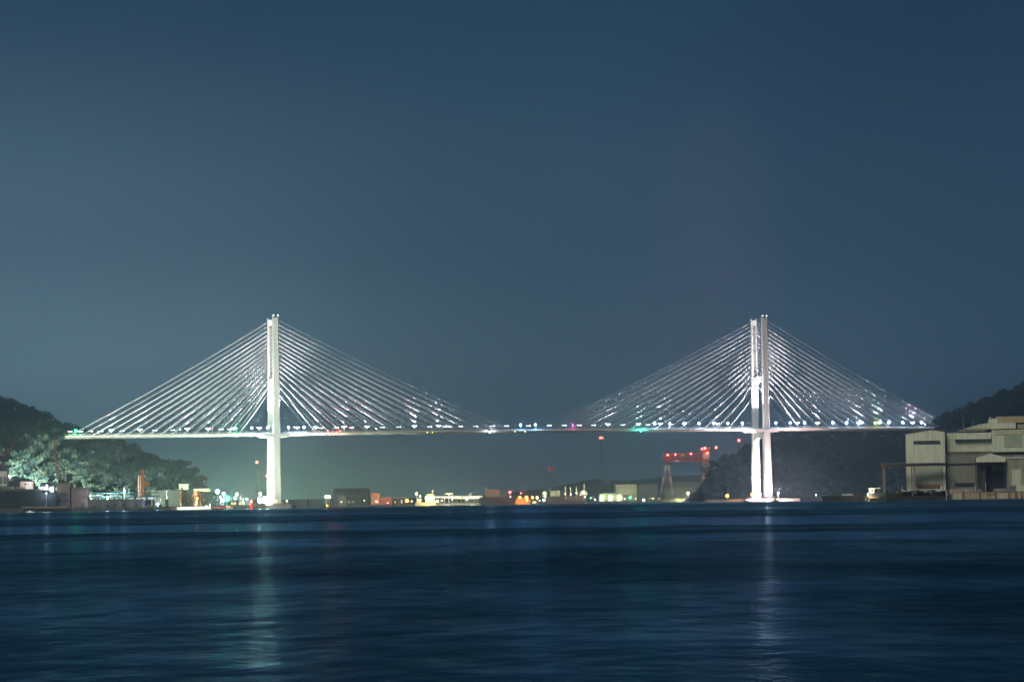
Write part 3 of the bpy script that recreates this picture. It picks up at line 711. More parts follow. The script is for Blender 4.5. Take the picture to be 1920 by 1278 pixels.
house('house', 'pale gabled house lit blue white behind the dark wall', 75, 101, 912, 924, 2240, 10, HOUSEWALL, rtype='side', rh=3.6, wins=[(.15, .3, .5, .8), (.5, .65, .5, .8), (.15, .3, .08, .35), (.6, .72, .08, .35)], zg=ZT - 1.5, doors=[(.38, .48, .4)])
f = thing('garden_fence', (gx(30, 2207), 2207, ZT), 'pale fence on top of the terrace wall at far left', 'fence')
for k in range(9):
    x = gx(2 + k * 4.3, 2207, ZT); MB().box(x - .35, x + .35, 2207, 2207.3, ZT + .9, ZT + 3.0).build('panel', HOUSEWALL if k % 2 else CONCRETE, f)
MB().box(gx(0, 2207, ZT), gx(40, 2207, ZT), 2207.31, 2207.45, ZT + .9, ZT + 1.5).build('rail', CONCRETE, f)
house('warehouse', 'tall pink brown concrete building with a row of slit windows', 106, 131, 906, 948, 2212, 16, PINKWALL, roof=PINKWALL, rtype='flat', over=.6,
      wins=[(.3 + .13 * k, .36 + .13 * k, .5, .64) for k in range(4)] + [(.12, .38, .22, .34), (.48, .9, .22, .34)], cat='warehouse', zg=Z0, doors=[(.2, .35, .12)])
house('warehouse', 'lower pink brown warehouse with a flat dark rimmed roof', 134, 163, 915, 946, 2212, 18, PINKWALL, rtype='flat', over=.7,
      wins=[(.34, .4, .84, .9), (.78, .84, .5, .64), (.1, .16, .3, .4), (.5, .56, .3, .4)], cat='warehouse', zg=Z0, doors=[(.6, .85, .25)])
# long grey shed wall along the wharf
house('wharf_shed', 'long low grey wharf shed below the two white masts', 166, 268, 937, 949, 2190, 14, CONCRETE, rtype='flat', over=.2,
      wins=[(.08, .11, .2, .45), (.20, .23, .2, .45), (.32, .38, .12, .55), (.62, .68, .3, .6), (.86, .9, .3, .6)], cat='shed', zg=1.0, doors=[(.45, .52, .6)])
house('wharf_hut', 'small grey hut with a pale roof behind the wharf shed', 174, 189, 929, 938, 2215, 8, CONCRETE, roof=WHITEP, cat='hut', zg=Z0, wins=[(.2, .45, .4, .8), (.6, .8, .4, .8)])
house('wharf_hut', 'dark hut between the two white masts', 211, 220, 926, 938, 2215, 8, DARKCONC, cat='hut', zg=Z0, wins=[(.3, .6, .5, .8)])
pr_ = thing('pipe_rack', (gx(225, 2208), 2208, Z0), 'dark green pipe rack running behind the wharf shed', 'pipe rack')
for a, b, y in ((165, 300, 924.5), (165, 300, 931)):
    p = at(a, y, 2208); q = at(b, y - (b - a) * .014, 2208)
    MB().tube(p, (q.x, 2208, p.z), .32, 8).build('pipe', GREENP, pr_)
for px in range(168, 300, 18):
    q = at(px, 924.5, 2208.6); MB().box(q.x - .15, q.x + .15, 2208.6, 2208.9, Z0, q.z).build('post', DARKSTEEL, pr_)
# luffing cranes
def luffing(label, bx, by, tipx, tipy, Y, zg, mm, hx, hy, w_=1.7, name='luffing_crane'):
    p = at(bx, by, Y); q = at(tipx, tipy, Y); hp = at(hx, hy, Y)
    o = thing(name, (p.x, Y, zg), label, 'crane')
    MB().lattice((p.x, Y, zg), (p.x, Y, p.z), w_ * 1.7, 4, .35).build('tower', mm, o)
    MB().lattice(p, q, w_, 4, .34, .6).build('boom', mm, o)
    MB().box(p.x - 1.5, p.x + 3.5, Y - 1.5, Y + 1.5, p.z - 1.2, p.z + 1.4).build('cab', DARKSTEEL, o)
    MB().bar((p.x + 2.5, Y, p.z + 1), hp, .45).bar((p.x, Y, p.z + 1), hp, .45).bar((hp.x - .6, Y, hp.z), (hp.x + .6, Y, hp.z), .5).build('gantry_frame', mm, o)
    MB().tube(hp, q, .07, 4).tube(q, (q.x, Y, q.z - 6), .06, 4).build('hoist_rope', DARKSTEEL, o)
    return o
DIMRED = mat('dim_red_paint', (.30, .07, .05), .6, var=.3)
luffing('tall dim red luffing crane behind the pink brown building', 113, 902, 100, 816, 2230, Z0, DIMRED, 121, 881)
luffing('red crane boom leaning right above the far left house', 6, 862, 30, 824, 2330, Z0, DIMRED, 9, 848, 1.5)
# orange tower crane by the wharf
yo = 2216; p = at(262, 934, yo); tp = at(262.5, 891, yo); hd = at(266.5, 880, yo)
o = thing('tower_crane', (p.x, yo, Z0), 'orange tower crane with a white lit mast on the wharf', 'crane')
MB().lattice((p.x, yo, Z0), (p.x, yo, tp.z), 2.0, 3.2, .38).build('mast_frame', mat('lit_mast_paint', (.62, .42, .26), .5), o)
q1 = at(268, 934, yo)
MB().loft([[(p.x + 1.6, yo - .6, Z0), (p.x + 3.6, yo - .6, Z0), (p.x + 3.6, yo + .6, Z0), (p.x + 1.6, yo + .6, Z0)],
           [(hd.x - .8, yo - .5, hd.z - 16), (hd.x + 1.2, yo - .5, hd.z - 16), (hd.x + 1.2, yo + .5, hd.z - 16), (hd.x - .8, yo + .5, hd.z - 16)],
           [(hd.x - .5, yo - .4, hd.z), (hd.x + 1.3, yo - .4, hd.z), (hd.x + 1.3, yo + .4, hd.z), (hd.x - .5, yo + .4, hd.z)]]).build('tower', ORANGEPAINT, o)
je = at(279, 906, yo); js = at(268, 905, yo)
MB().lattice(js, je, 1.6, 2.6, .4).box(je.x - 3, je.x, yo - 1, yo + 1, je.z - 1.6, je.z + .6).build('counter_jib', ORANGEPAINT, o)
MB().bar(hd, je, .3).build('stay', ORANGEPAINT, o)
# white masts with lamps and small lit sheds
pole_lamp(201, 930, 2206, Z0, 'white', .55, 26000, 'white lamp mast on the wharf, left one of two', 'lamp_mast', WHITEP, 'two white lamp masts on the wharf', .45)
pole_lamp(233, 916, 2206, Z0, 'white', .35, 26000, 'white lamp mast on the wharf, right one of two', 'lamp_mast', WHITEP, 'two white lamp masts on the wharf', .5)
for k, (a, b, t_, bb, lb) in enumerate(((243, 251, 932.5, 936, 'wide white lit boat cover beside the orange crane, left'), (255, 260, 932.5, 936.5, 'white lit crate left of the orange crane foot'), (266, 272, 932, 936, 'white lit crate right of the orange crane foot'), (277, 287, 932, 935, 'white lit tank cover at the right end of the wharf'))):
    x0, x1, za, zb = B(a, b, t_, bb, 2196)
    o = thing('wharf_cabin', ((x0 + x1) / 2, 2196, za), lb, 'cabin')
    MB().box(x0, x1, 2196, 2200, za, zb).build('shell', WHITEP, o); MB().box(x0 - .2, x1 + .2, 2195.8, 2200.2, zb + .003, zb + .35).build('roof', CONCRETE, o)
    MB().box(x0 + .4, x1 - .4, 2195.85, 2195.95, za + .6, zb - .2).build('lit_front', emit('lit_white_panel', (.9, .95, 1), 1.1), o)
pole_lamp(18, 892, 2262, ZT, 'white', .9, 6000, 'bright street lamp between the far left houses', 'street_lamp')
pole_lamp(57, 905, 2236, ZT, 'white', .6, 6000, 'street lamp against the white lit side of the pinkish house', 'street_lamp')
pole_lamp(88, 910, 2236, ZT - 1.5, 'white', .8, 26000, 'bright street lamp in front of the gabled house', 'street_lamp')
pole_lamp(87, 923.5, 2203, Z0, 'white', .45, 6000, 'street lamp at the foot of the gabled house', 'street_lamp')
pole_lamp(169, 929, 2204, Z0, 'white', .5, 5000, 'small white lamp right of the lower pink brown warehouse', 'street_lamp')
pole_lamp(296, 944, 2190, 1.5, 'blue', .8, 12000, 'blue white lamp at the end of the piled pier', 'pier_lamp')
# tan barrier along the quay edge, boat, piled pier
o = thing('quay_barrier', (gx(84, 2197), 2197, 2.0), 'long tan barrier along the quay edge at left', 'barrier')
for a, b in ((41, 62), (64, 87), (89, 127)):
    x0, x1, za, zb = B(a, b, 949, 952, 2197); MB().box(x0, x1, 2197, 2198, za, zb).build('panel', mat('tan_boards', (.36, .24, .18), .8, var=.3), o)
o = thing('pier', (gx(295, 2185), 2185, 0), 'dark pier on timber piles right of the wharf shed', 'pier')
x0, x1 = gx(268, 2180), gx(320, 2180)
MB().box(x0, x1, 2178, 2192, 1.7, 2.5).build('deck', DARKCONC, o)
for k in range(13):
    x = x0 + 1 + (x1 - x0 - 2) * k / 12
    MB().tube((x, 2179, -1), (x, 2179, 1.7), .3, 6).build('pile', DARKSTEEL, o)
for k in range(4):
    x = x0 + 3 + k * 5; MB().box(x - 1, x + 1, 2183, 2185, 2.5, 4.5 + (k % 2) * 4).build('bollard_block', DARKCONC, o)
def boat(label, px0, px1, wy, Y, hull, cabins=(), h=1.6, bow=1, name='boat', cat='boat', beam=None, group=None):
    x0 = gx(px0, Y, .8); x1 = gx(px1, Y, .8); ln = x1 - x0; bm = beam or max(2.2, ln * .22)
    o = thing(name, ((x0 + x1) / 2, Y, 0), label, cat, group)
    rings = []
    for k in range(9):
        f = k / 8; g = f if bow > 0 else 1 - f; wd = bm / 2 * (1 - max(0, (g - .6) / .4) ** 2 * .93); sh = h * (1 + .45 * max(0, g - .5) * 2)
        x = x0 + ln * f
        rings.append([(x, Y - wd * .6, -.5), (x, Y + wd * .6, -.5), (x, Y + wd, sh), (x, Y - wd, sh)])
    MB().loft(rings).build('hull', hull, o)
    for nm, a, b, z0, z1, mt, w_ in cabins:
        MB().box(x0 + ln * a, x0 + ln * b, Y - bm * w_ / 2, Y + bm * w_ / 2, h + z0, h + z1).build(nm, mt, o)
    return o
LIT = emit('trail_glow', (1, .93, .97), 2.6); LITW = emit('lit_cabin_warm', (1, .78, .42), 2.4); LITY = emit('lit_cabin_yellow', (1, .88, .35), 3.5)
boat('small open white boat lit on the water at far left', 47, 66, 960, 1900, WHITEP, [('wheelhouse', .35, .6, 0, 1.0, WHITEP, .5), ('lit_cabin', .15, .85, .02, .22, emit('lit_boat', (.8, .92, 1), 1.6), 1.01)], .35)
boat('long low ferry with a glowing white strip imitating its light trail', 303, 396, 946, 2480, WHITEP,
     [('cabin', .02, .97, 0, 1.5, WHITEP, .8), ('trail_strip', .01, .975, .3, 1.2, LIT, .82), ('funnel', .88, .93, 1.5, 2.6, WHITEP, .3), ('trail_tick', .965, .985, 0, 4.2, LIT, .06)], .9, cat='ferry', name='ferry')  # glowing strip and upright stand in for a moving boat's light trail
boat('low launch with a red glowing side behind the ferry bow', 399, 424, 944, 2540, HULL, [('cabin', .1, .7, 0, 1.3, HULL, .7), ('light_strip', .05, .9, .1, .55, emit('lit_red_strip', (1, .12, .08), 1.8), .9)], 1.3)
boat('small orange lit boat moored left of the breakwater', 421, 436, 943, 2575, WHITEP, [('cabin', .2, .75, 0, 1.7, emit('lit_orange', (1, .45, .2), 1.6), .6)], 1.3)
# orange lit derrick
yd = 2500; o = thing('derrick_crane', (gx(366, yd), yd, 2.9), 'orange lit derrick crane with a leaning jib behind the ferry', 'crane')
p0 = at(367, 946, yd); p1 = at(367, 920, yd); p2 = at(358, 934, yd)
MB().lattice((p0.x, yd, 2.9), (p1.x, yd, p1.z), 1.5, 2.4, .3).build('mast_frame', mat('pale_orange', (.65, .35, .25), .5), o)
MB().bar(p1, p2, .5).build('jib', mat('pale_orange', (.65, .35, .25), .5), o)
for y_ in (922.5, 925.5, 929):
    a = at(367, y_, yd); MB().bar(a, (a.x + 4.5, yd, a.z - .3), .3).build('cross_arm', ORANGEPAINT, o)
a = at(376, 930, yd); MB().bar((a.x, yd, 2.9), a, .5).bar((a.x, yd, a.z - 2.5), (a.x + 4.6, yd, a.z - 2.5), .3).build('side_frame', ORANGEPAINT, o)
pole_lamp(369.5, 934, 2492, 2.9, 'amber', 1.0, 60000, 'orange lamp glowing on the derrick crane', 'yard_lamp')
house('long_shed', 'long low dim shed below the headland', 284, 337, 920, 940, 2470, 14, mat('dim_green_wall', (.03, .038, .033), .8, var=.2), roof=mat('shed_roof', (.05, .06, .05), .8), rtype='flat', wins=[(.1, .13, .3, .5), (.3, .33, .3, .5)], cat='shed', zg=2.9)
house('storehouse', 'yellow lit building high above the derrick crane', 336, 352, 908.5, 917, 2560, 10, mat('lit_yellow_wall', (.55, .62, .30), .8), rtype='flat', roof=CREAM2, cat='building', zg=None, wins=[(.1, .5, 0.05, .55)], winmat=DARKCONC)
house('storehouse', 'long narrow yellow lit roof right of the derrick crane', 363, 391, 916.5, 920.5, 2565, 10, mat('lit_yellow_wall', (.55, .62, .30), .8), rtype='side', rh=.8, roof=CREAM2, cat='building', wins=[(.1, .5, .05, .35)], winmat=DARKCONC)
light('yard_flood', 'POINT', at(356, 925, 2546), 9000, (.9, 1, .5), .6); light('yard_flood', 'POINT', at(384, 925, 2550), 9000, (.9, 1, .5), .6)
pole_lamp(312.5, 920, 2470 - 12, 2.6, 'white', .25, 0, 'thin pale pole left of the ferry stern', 'flagpole', WHITEP)
# floodlighting of the hillside from behind the waterfront buildings
for px, pw, col, tx in ((6, 1100000, (.82, 1, .98), 0), (52, 1500000, (.82, 1, .98), 0), (104, 1900000, (.86, 1, .88), 4), (150, 1800000, (.92, 1, .78), 4), (195, 1100000, (.92, 1, .72), 0), (236, 500000, (.88, 1, .6), 0)):
    x = gx(px, 2342, 12); light('yard_flood', 'SPOT', (x, 2336, 20), pw * 1.5, col, 3.0, (x + tx - 8, 2480, 40), 96, .9)
# ================================================================ AROUND THE LEFT PYLON
ZJ = 3.6
pole_lamp(408, 918 + 3, 2660, ZJ, 'blue', 1.9, 30000, 'blue white lamp highest of a descending string left of the pylon')
for px, py, r, lb in ((413, 931, .8, 'first small lamp below the blue white one on the slope'), (414.6, 934, 1.0, 'second lamp of the string on the slope'), (418, 938, 1.3, 'lowest lamp of the string on the slope')):
    pole_lamp(px, py, 2655, ZJ, 'white', r, 6000, lb)
pole_lamp(419.5, 925, 2640, ZJ, 'greenwhite', 1.5, 30000, 'tall white lamp just left of the green lamp')
pole_lamp(425.5, 934, 2630, ZJ, 'teal', 2.7, 60000, 'large bright green lamp on the breakwater')
pole_lamp(444, 926, 2640, ZJ, 'greenwhite', 1.2, 20000, 'tall white lamp right of the green lamp')
pole_lamp(440.5, 933, 2635, ZJ, 'deepblue', .9, 8000, 'small deep blue lamp right of the green lamp')
pole_lamp(463, 935, 2640, ZJ, 'greenwhite', .9, 20000, 'short white lamp on the breakwater left of the red beacon')
pole_lamp(488, 925, 2640, ZJ, 'warm', 1.1, 20000, 'warm lamp on a pole above the blinding floodlights')
for px, py in ((434, 921), (451, 928), (456, 930)):
    p = at(px, py, 2650); o = thing('flagpole', (p.x, 2650, ZJ), {434: 'thin bare pole right of the green lamp', 451: 'thin bare pole behind the yellow lit huts, left', 456: 'thin bare pole behind the yellow lit huts, right'}[px], 'pole')
    MB().tube((p.x, 2650, ZJ), p, .22, 6, .12).build('pole', WHITEP, o); MB().ball((p.x, 2650, p.z), .35, 6, 4).build('cap', WHITEP, o)
house('hut', 'yellow lit hut on the breakwater, left one', 433, 442.5, 940.5, 944, 2612, 5, mat('hut_wall', (.6, .5, .2), .7), zg=ZJ, cat='hut', winmat=emit('lit_window_y', (1, .8, .3), 2.0), wins=[(.1, .4, .2, .8), (.6, .9, .2, .8)], over=.2)
house('hut', 'pale hut with a warm lit window right of the dark hut', 447.5, 456, 938, 943.5, 2612, 5, WHITEP, zg=ZJ, cat='hut', winmat=emit('lit_window_y', (1, .8, .3), 2.0), wins=[(.1, .45, .15, .5), (.6, .9, .4, .8)], over=.2)
house('hut', 'dark hut between the two lit huts on the breakwater', 443, 447, 938, 944, 2610, 5, DARKCONC, zg=ZJ, cat='hut', over=.2, wins=[(.3, .7, .4, .7)])
# blinding floodlights left of the pylon foot
o = thing('floodlight_rack', (gx(492, 2640), 2602, ZJ), 'blinding white green floodlight rack at the foot of the left pylon', 'floodlight')
for a, b, c, d in ((484, 491, 935, 942), (493, 504, 931, 942)):
    x0, x1, za, zb = B(a, b, c, d, 2640); fr = MB().box(x0 - .2, x1 + .2, 2640, 2640.6, za - .2, zb + .2).build('panel', STEEL, o)
    MB().box(x0, x1, 2639.9, 2639.99, za, zb).build('lens', emat('greenwhite'), fr); MB().tube(((x0 + x1) / 2, 2640.3, ZJ), ((x0 + x1) / 2, 2640.3, za), .3, 6).build('post', STEEL, o)
light('flood_glow', 'POINT', at(487, 932, 2660), 420000, (.74, 1, .66), 2.5)
light('flood_glow', 'POINT', at(500, 930, 2660), 420000, (.80, 1, .72), 2.5)
pole_lamp(517.5, 938.5, 2598, ZJ, 'amber', 1.0, 2500, 'orange lamp at the foot of the left pylon')
pole_lamp(511, 940, 2598, ZJ, 'white', .6, 5000, 'small white lamp at the foot of the left pylon')
pole_lamp(538, 938.5, 2620, ZJ, 'warm', .6, 3000, 'small warm lamp at the right end of the breakwater')
# red beacon buoy
yb = 2440; p = at(471, 940, yb); o = thing('beacon_buoy', (p.x, yb, 0), 'red beacon buoy glowing in the water left of the pylon', 'buoy')
MB().tube((p.x, yb, -.8), (p.x, yb, .9), 1.6, 12).tube((p.x, yb, .9), (p.x, yb, p.z - .8), .9, 8, .4).build('float', REDPAINT, o, smooth=False)
MB().ball((p.x, yb, p.z), 1.15).build('warning_light', emat('red'), o); light('warning_glow', 'POINT', (p.x, yb - 1.8, p.z), 60000, RGB['red'], .8)
red_mast(352.5, 889, 2890, 12, 'thin mast with a red light on the headland slope, left', .8)
red_mast(378.5, 898, 2870, 6, 'mast with a red light at the right end of the headland', 1.2)
red_mast(482, 866, 3300, 0, 'tall mast with a red light left of the left pylon', 1.2)
red_mast(500, 892, 3200, 0, 'mast with a red light right beside the left pylon', 1.3)
# ================================================================ FAR SHORE
YF = 3990; ZF = 2.6
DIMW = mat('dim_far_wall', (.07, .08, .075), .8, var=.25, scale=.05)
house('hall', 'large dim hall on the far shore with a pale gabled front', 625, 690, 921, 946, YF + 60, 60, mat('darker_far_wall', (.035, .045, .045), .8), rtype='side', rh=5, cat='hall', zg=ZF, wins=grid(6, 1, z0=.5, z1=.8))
house('hall', 'small pale gabled building in front of the large dim hall', 634, 648, 929, 944, YF, 20, DIMW, rtype='gable', rh=2, cat='building', zg=ZF, wins=[(.2, .4, .5, .7)], doors=[(.6, .8, .3)])
house('office_block', 'orange lit block on the far shore', 696, 711, 924, 943, YF, 18, mat('orange_far_wall', (.34, .19, .13), .8, var=.3), cat='building', zg=ZF, wins=grid(3, 3), rtype='flat')
light('yard_flood', 'POINT', at(703, 940, YF - 25), 40000, (1, .5, .25), 1.5)
house('shed', 'low orange roofed shed right of the orange lit block', 711.5, 734, 933, 943, YF + 5, 20, mat('dim_orange_wall', (.20, .12, .09), .8), roof=mat('orange_roof', (.5, .2, .12), .7), cat='shed', zg=ZF, wins=[(.2, .3, .3, .6)])
light('yard_flood', 'POINT', at(722, 928, YF - 10), 9000, (1, .4, .2), 1.0)
house('shed', 'small pale roofed shed left of the yellow ship', 745, 762, 933, 943, YF + 15, 20, DIMW, roof=WHITEP, cat='shed', zg=ZF, wins=[(.4, .55, .2, .7)], winmat=emit('lit_window_w', (1, .95, .7), 1.5))
house('boathouse', 'low dim building at the far shore behind the right end of the breakwater', 554, 576, 937, 946, YF + 60, 40, DIMW, cat='building', zg=ZF, wins=grid(8, 1, z0=.4, z1=.7))
pole_lamp(612, 930.5, YF - 15, ZF, 'warm', 2.2, 60000, 'twin floodlight on the far shore, left lamp')
pole_lamp(617, 931, YF - 15, ZF, 'warm', 2.2, 60000, 'twin floodlight on the far shore, right lamp')
pole_lamp(763, 938, YF - 15, ZF, 'amber', 2.3, 40000, 'large orange lamp left of the yellow ship')
pole_lamp(727, 942, YF - 15, ZF, 'red', 1.0, 5000, 'small orange red lamp under the orange roofed shed')
def buoy(px, py, Y, colour, r, label, watts=3000):
    p = at(px, py, Y); o = thing('marker_buoy', (p.x, Y, 0), label, 'buoy')
    MB().tube((p.x, Y, -.6), (p.x, Y, .8), 1.2, 10).tube((p.x, Y, .8), (p.x, Y, max(1.6, p.z - r * .7)), .5, 6, .25).build('float', DARKSTEEL, o)
    MB().ball((p.x, Y, max(p.z, 1.6 + r * .4)), r).build('lantern', emat(colour), o)
    if watts: light('buoy_glow', 'POINT', (p.x, Y - r * 1.6, max(p.z, 1.6 + r)), watts, RGB[colour], r * .6)
buoy(613.5, 947.5, 3300, 'amber', .9, 'amber buoy light below the twin floodlight')
buoy(1116, 936.5, 3700, 'white', .9, 'small white buoy light left of the lit boathouse arches')
buoy(1207, 937, 3200, 'white', 1.5, 'larger white buoy light below the cream hall')
# lit yellow ship
def ship(label, px0, px1, pyd, Y, hull, blocks, h=None, bow=1, beam=16, name='cargo_ship', cat='ship', group=None):
    x0 = gx(px0, Y, 3); x1 = gx(px1, Y, 3); ln = x1 - x0; hh = at((px0 + px1) / 2, pyd, Y).z if h is None else h
    o = thing(name, ((x0 + x1) / 2, Y, 0), label, cat, group); rings = []
    for k in range(13):
        f = k / 12; g = f if bow > 0 else 1 - f; wd = beam / 2 * (1 - max(0, (g - .72) / .28) ** 2 * .95); sh = hh + 2.2 * max(0, g - .8) / .2 * .8
        x = x0 + ln * f; kx = x - (ln * .03 * bow if g > .95 else 0)
        rings.append([(kx, Y - wd * .75, -1), (kx, Y + wd * .75, -1), (x, Y + wd, sh), (x, Y - wd, sh)])
    MB().loft(rings).build('hull', hull, o)
    for nm, a, b, c, d, mt, w_ in blocks:        # px0, px1, pyt, pyb
        bx0, bx1, bz0, bz1 = B(a, b, c, d, Y); bz0 = max(bz0, hh - .2) if nm != 'hull_light' else bz0
        MB().box(bx0, bx1, Y - beam * w_ / 2, Y + beam * w_ / 2, bz0, bz1).build(nm, mt, o)
    return o
YS = 3860
FV = mat('fishing_ship_paint', (.75, .68, .35), .6)
o = ship('brilliant yellow lit working ship with a short mast', 779, 824, 941, YS, FV, [('superstructure', 798, 815, 929, 941, FV, .7), ('bridge_house', 800, 813, 926, 929, FV, .5), ('deckhouse', 782, 790, 934, 941, FV, .6), ('bow_locker', 815, 822, 937, 941, FV, .4),
    ('lit_window_row', 799, 814, 930, 933, LITY, .72), ('lit_window_row', 783, 789, 935, 938, LITY, .62), ('lit_window_row', 799, 814, 936, 938, LITY, .72), ('mast', 810.6, 811.6, 918, 926, FV, .05), ('cross_tree', 808.5, 813.5, 920, 920.8, FV, .06)], beam=12, name='working_ship')
for px, py, r, lb in ((781, 925, 1.6, 'warm lamp high at the stern of the yellow lit ship'), (787.5, 930, 1.3, 'warm lamp on the stern deck of the yellow lit ship'), (801, 934, 3.0, 'largest yellow floodlight on the lit ship, left'), (811, 933, 2.6, 'yellow floodlight on the lit ship, right'), (820, 939, 1.6, 'yellow lamp at the bow of the lit ship')):
    pole_lamp(px, py, YS - 8, 4, 'warm', r, 30000 if r > 2 else 9000, lb, 'ship_floodlight', group='floodlights on the yellow lit ship')
# lit conveyor pier
o = thing('loading_pier', (gx(860, YF), YF - 40, 0), 'long brightly lit loading pier on the far shore', 'pier')
LP = emit('pier_strip_light', (1, .88, .62), 3.0)
for a, b in ((816, 866.5), (868.5, 904.5)):
    x0, x1, za, zb = B(a, b, 929.8, 931.4, YF - 40)
    MB().box(x0, x1, YF - 40, YF - 34, za - 1.2, zb - .9).build('gallery', CONCRETE, o); MB().box(x0, x1, YF - 40.3, YF - 40.01, za, zb - .1).build('light_strip', LP, o)
for k in range(12):
    x = gx(818 + k * 7.8, YF - 37, 5); MB().box(x - .5, x + .5, YF - 38, YF - 36, -1, at(860, 930, YF - 40).z - 1).build('pile', DARKCONC, o)
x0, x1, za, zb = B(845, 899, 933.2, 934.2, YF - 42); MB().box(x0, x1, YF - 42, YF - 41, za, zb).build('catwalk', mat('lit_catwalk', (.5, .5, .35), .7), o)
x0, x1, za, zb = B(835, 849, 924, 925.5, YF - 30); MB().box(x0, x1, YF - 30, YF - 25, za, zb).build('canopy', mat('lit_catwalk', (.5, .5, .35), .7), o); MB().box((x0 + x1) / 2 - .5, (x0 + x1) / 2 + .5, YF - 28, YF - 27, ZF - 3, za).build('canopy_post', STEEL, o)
pole_lamp(875, 935, YF - 50, 1, 'warm', 1.5, 20000, 'round warm lamp under the loading pier')
light('pier_glow', 'POINT', at(840, 927, YF - 50), 120000, (1, .9, .55), 3); light('pier_glow', 'POINT', at(885, 927, YF - 50), 90000, (1, .9, .55), 3)
# ships at the far berths
SUP = mat('ship_superstructure', (.24, .22, .16), .7, var=.15)
ship('grey bulk ship with a long cream superstructure right of the loading pier', 900, 972, 931, YS + 40, mat('grey_purple_hull', (.05, .04, .045), .7), [('superstructure', 909, 936, 917, 931, SUP, .7), ('bridge_house', 907, 913, 913, 917, SUP, .8), ('deck_crane', 921, 922.2, 906, 917, DARKSTEEL, .1), ('hatch', 940, 952, 928, 931, DARKCONC, .6), ('mast', 955.5, 956.5, 922, 931, STEEL, .05)], bow=1, beam=22)
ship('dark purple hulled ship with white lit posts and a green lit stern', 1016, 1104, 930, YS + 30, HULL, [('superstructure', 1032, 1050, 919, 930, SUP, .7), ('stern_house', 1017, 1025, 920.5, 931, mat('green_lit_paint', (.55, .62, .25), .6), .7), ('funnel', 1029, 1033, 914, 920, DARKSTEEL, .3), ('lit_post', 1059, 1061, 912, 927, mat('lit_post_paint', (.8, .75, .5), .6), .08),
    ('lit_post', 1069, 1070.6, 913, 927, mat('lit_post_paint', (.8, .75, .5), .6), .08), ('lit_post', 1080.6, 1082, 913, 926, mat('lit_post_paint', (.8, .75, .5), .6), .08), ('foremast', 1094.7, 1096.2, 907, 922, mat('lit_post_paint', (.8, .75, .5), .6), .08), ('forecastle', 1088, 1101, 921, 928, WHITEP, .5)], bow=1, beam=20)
for px, py, c, r, w_, lb in ((1021, 924, 'greenwhite', 1.4, 70000, 'green white lamp on the stern of the purple hulled ship'), (1022, 930, 'warm', 1.2, 30000, 'warm lamp low on the stern of the purple hulled ship'), (1060, 925, 'warm', .8, 25000, 'lamp at the first lit post of the purple ship'), (1070, 926, 'warm', .8, 25000, 'lamp at the second lit post of the purple ship'),
        (1081, 924, 'warm', .9, 20000, 'lamp at the third lit post of the purple ship'), (1094, 922, 'warm', 1.8, 90000, 'bright lamp on the bow of the purple hulled ship'), (1097, 931, 'warm', .8, 12000, 'small lamp below the bow of the purple ship')):
    pole_lamp(px, py, YS + 16, 4, c, r, w_ * .3, lb, 'ship_lamp')
pole_lamp(956, 922, YS + 20, 6, 'red', 1.6, 25000, 'pink red lamp on the mast of the grey bulk ship', 'ship_lamp')
pole_lamp(977, 924, YS + 20, 3, 'red', .9, 9000, 'small red lamp between the bulk ship and the orange lit barge', 'ship_lamp')
pole_lamp(957, 931, YS + 16, 3, 'warm', .7, 6000, 'tiny warm lamp on the side of the grey bulk ship', 'ship_lamp')
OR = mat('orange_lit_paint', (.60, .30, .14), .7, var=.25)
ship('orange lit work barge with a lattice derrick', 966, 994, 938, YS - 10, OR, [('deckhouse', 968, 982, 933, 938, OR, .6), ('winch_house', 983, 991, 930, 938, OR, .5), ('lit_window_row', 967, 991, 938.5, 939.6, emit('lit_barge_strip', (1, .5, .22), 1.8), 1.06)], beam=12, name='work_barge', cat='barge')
p = at(985, 936, YS); q = at(986, 911, YS); o = thing('lattice_derrick', (p.x, YS, 3), 'lattice derrick tower above the orange lit barge', 'derrick')
MB().lattice((p.x, YS, 3), (p.x, YS, q.z), 5.5, 4, .5, .7).build('mast_frame', mat('dim_derrick', (.25, .20, .12), .7), o)
for px, py, c, r, w_, lb in ((974.5, 932, 'amber', 1.7, 60000, 'orange lamp leftmost of four over the orange lit barge'), (987, 932, 'amber', 1.9, 60000, 'orange lamp second from left over the orange lit barge'), (998.5, 932, 'amber', 1.7, 45000, 'orange lamp third of four, above the small yellow boat'), (1007, 932.5, 'warm', 1.6, 45000, 'rightmost warm lamp of four above the small yellow boat'), (988, 937, 'amber', 1.3, 20000, 'low orange lamp on the orange lit barge')):
    pole_lamp(px, py, YS - 20, 3, c, r, w_ * .3, lb, 'barge_lamp')
boat('small yellow lit boat right of the orange lit barge', 996, 1009, 941, YS - 30, mat('yellow_boat', (.7, .6, .15), .6), [('cabin', .2, .7, 0, 2.2, LITY, .7)], 1.6)
pole_lamp(1019.5, 937, YS - 12, 1, 'blue', 1.4, 15000, 'violet white lamp at the stern waterline of the purple ship', 'ship_lamp')
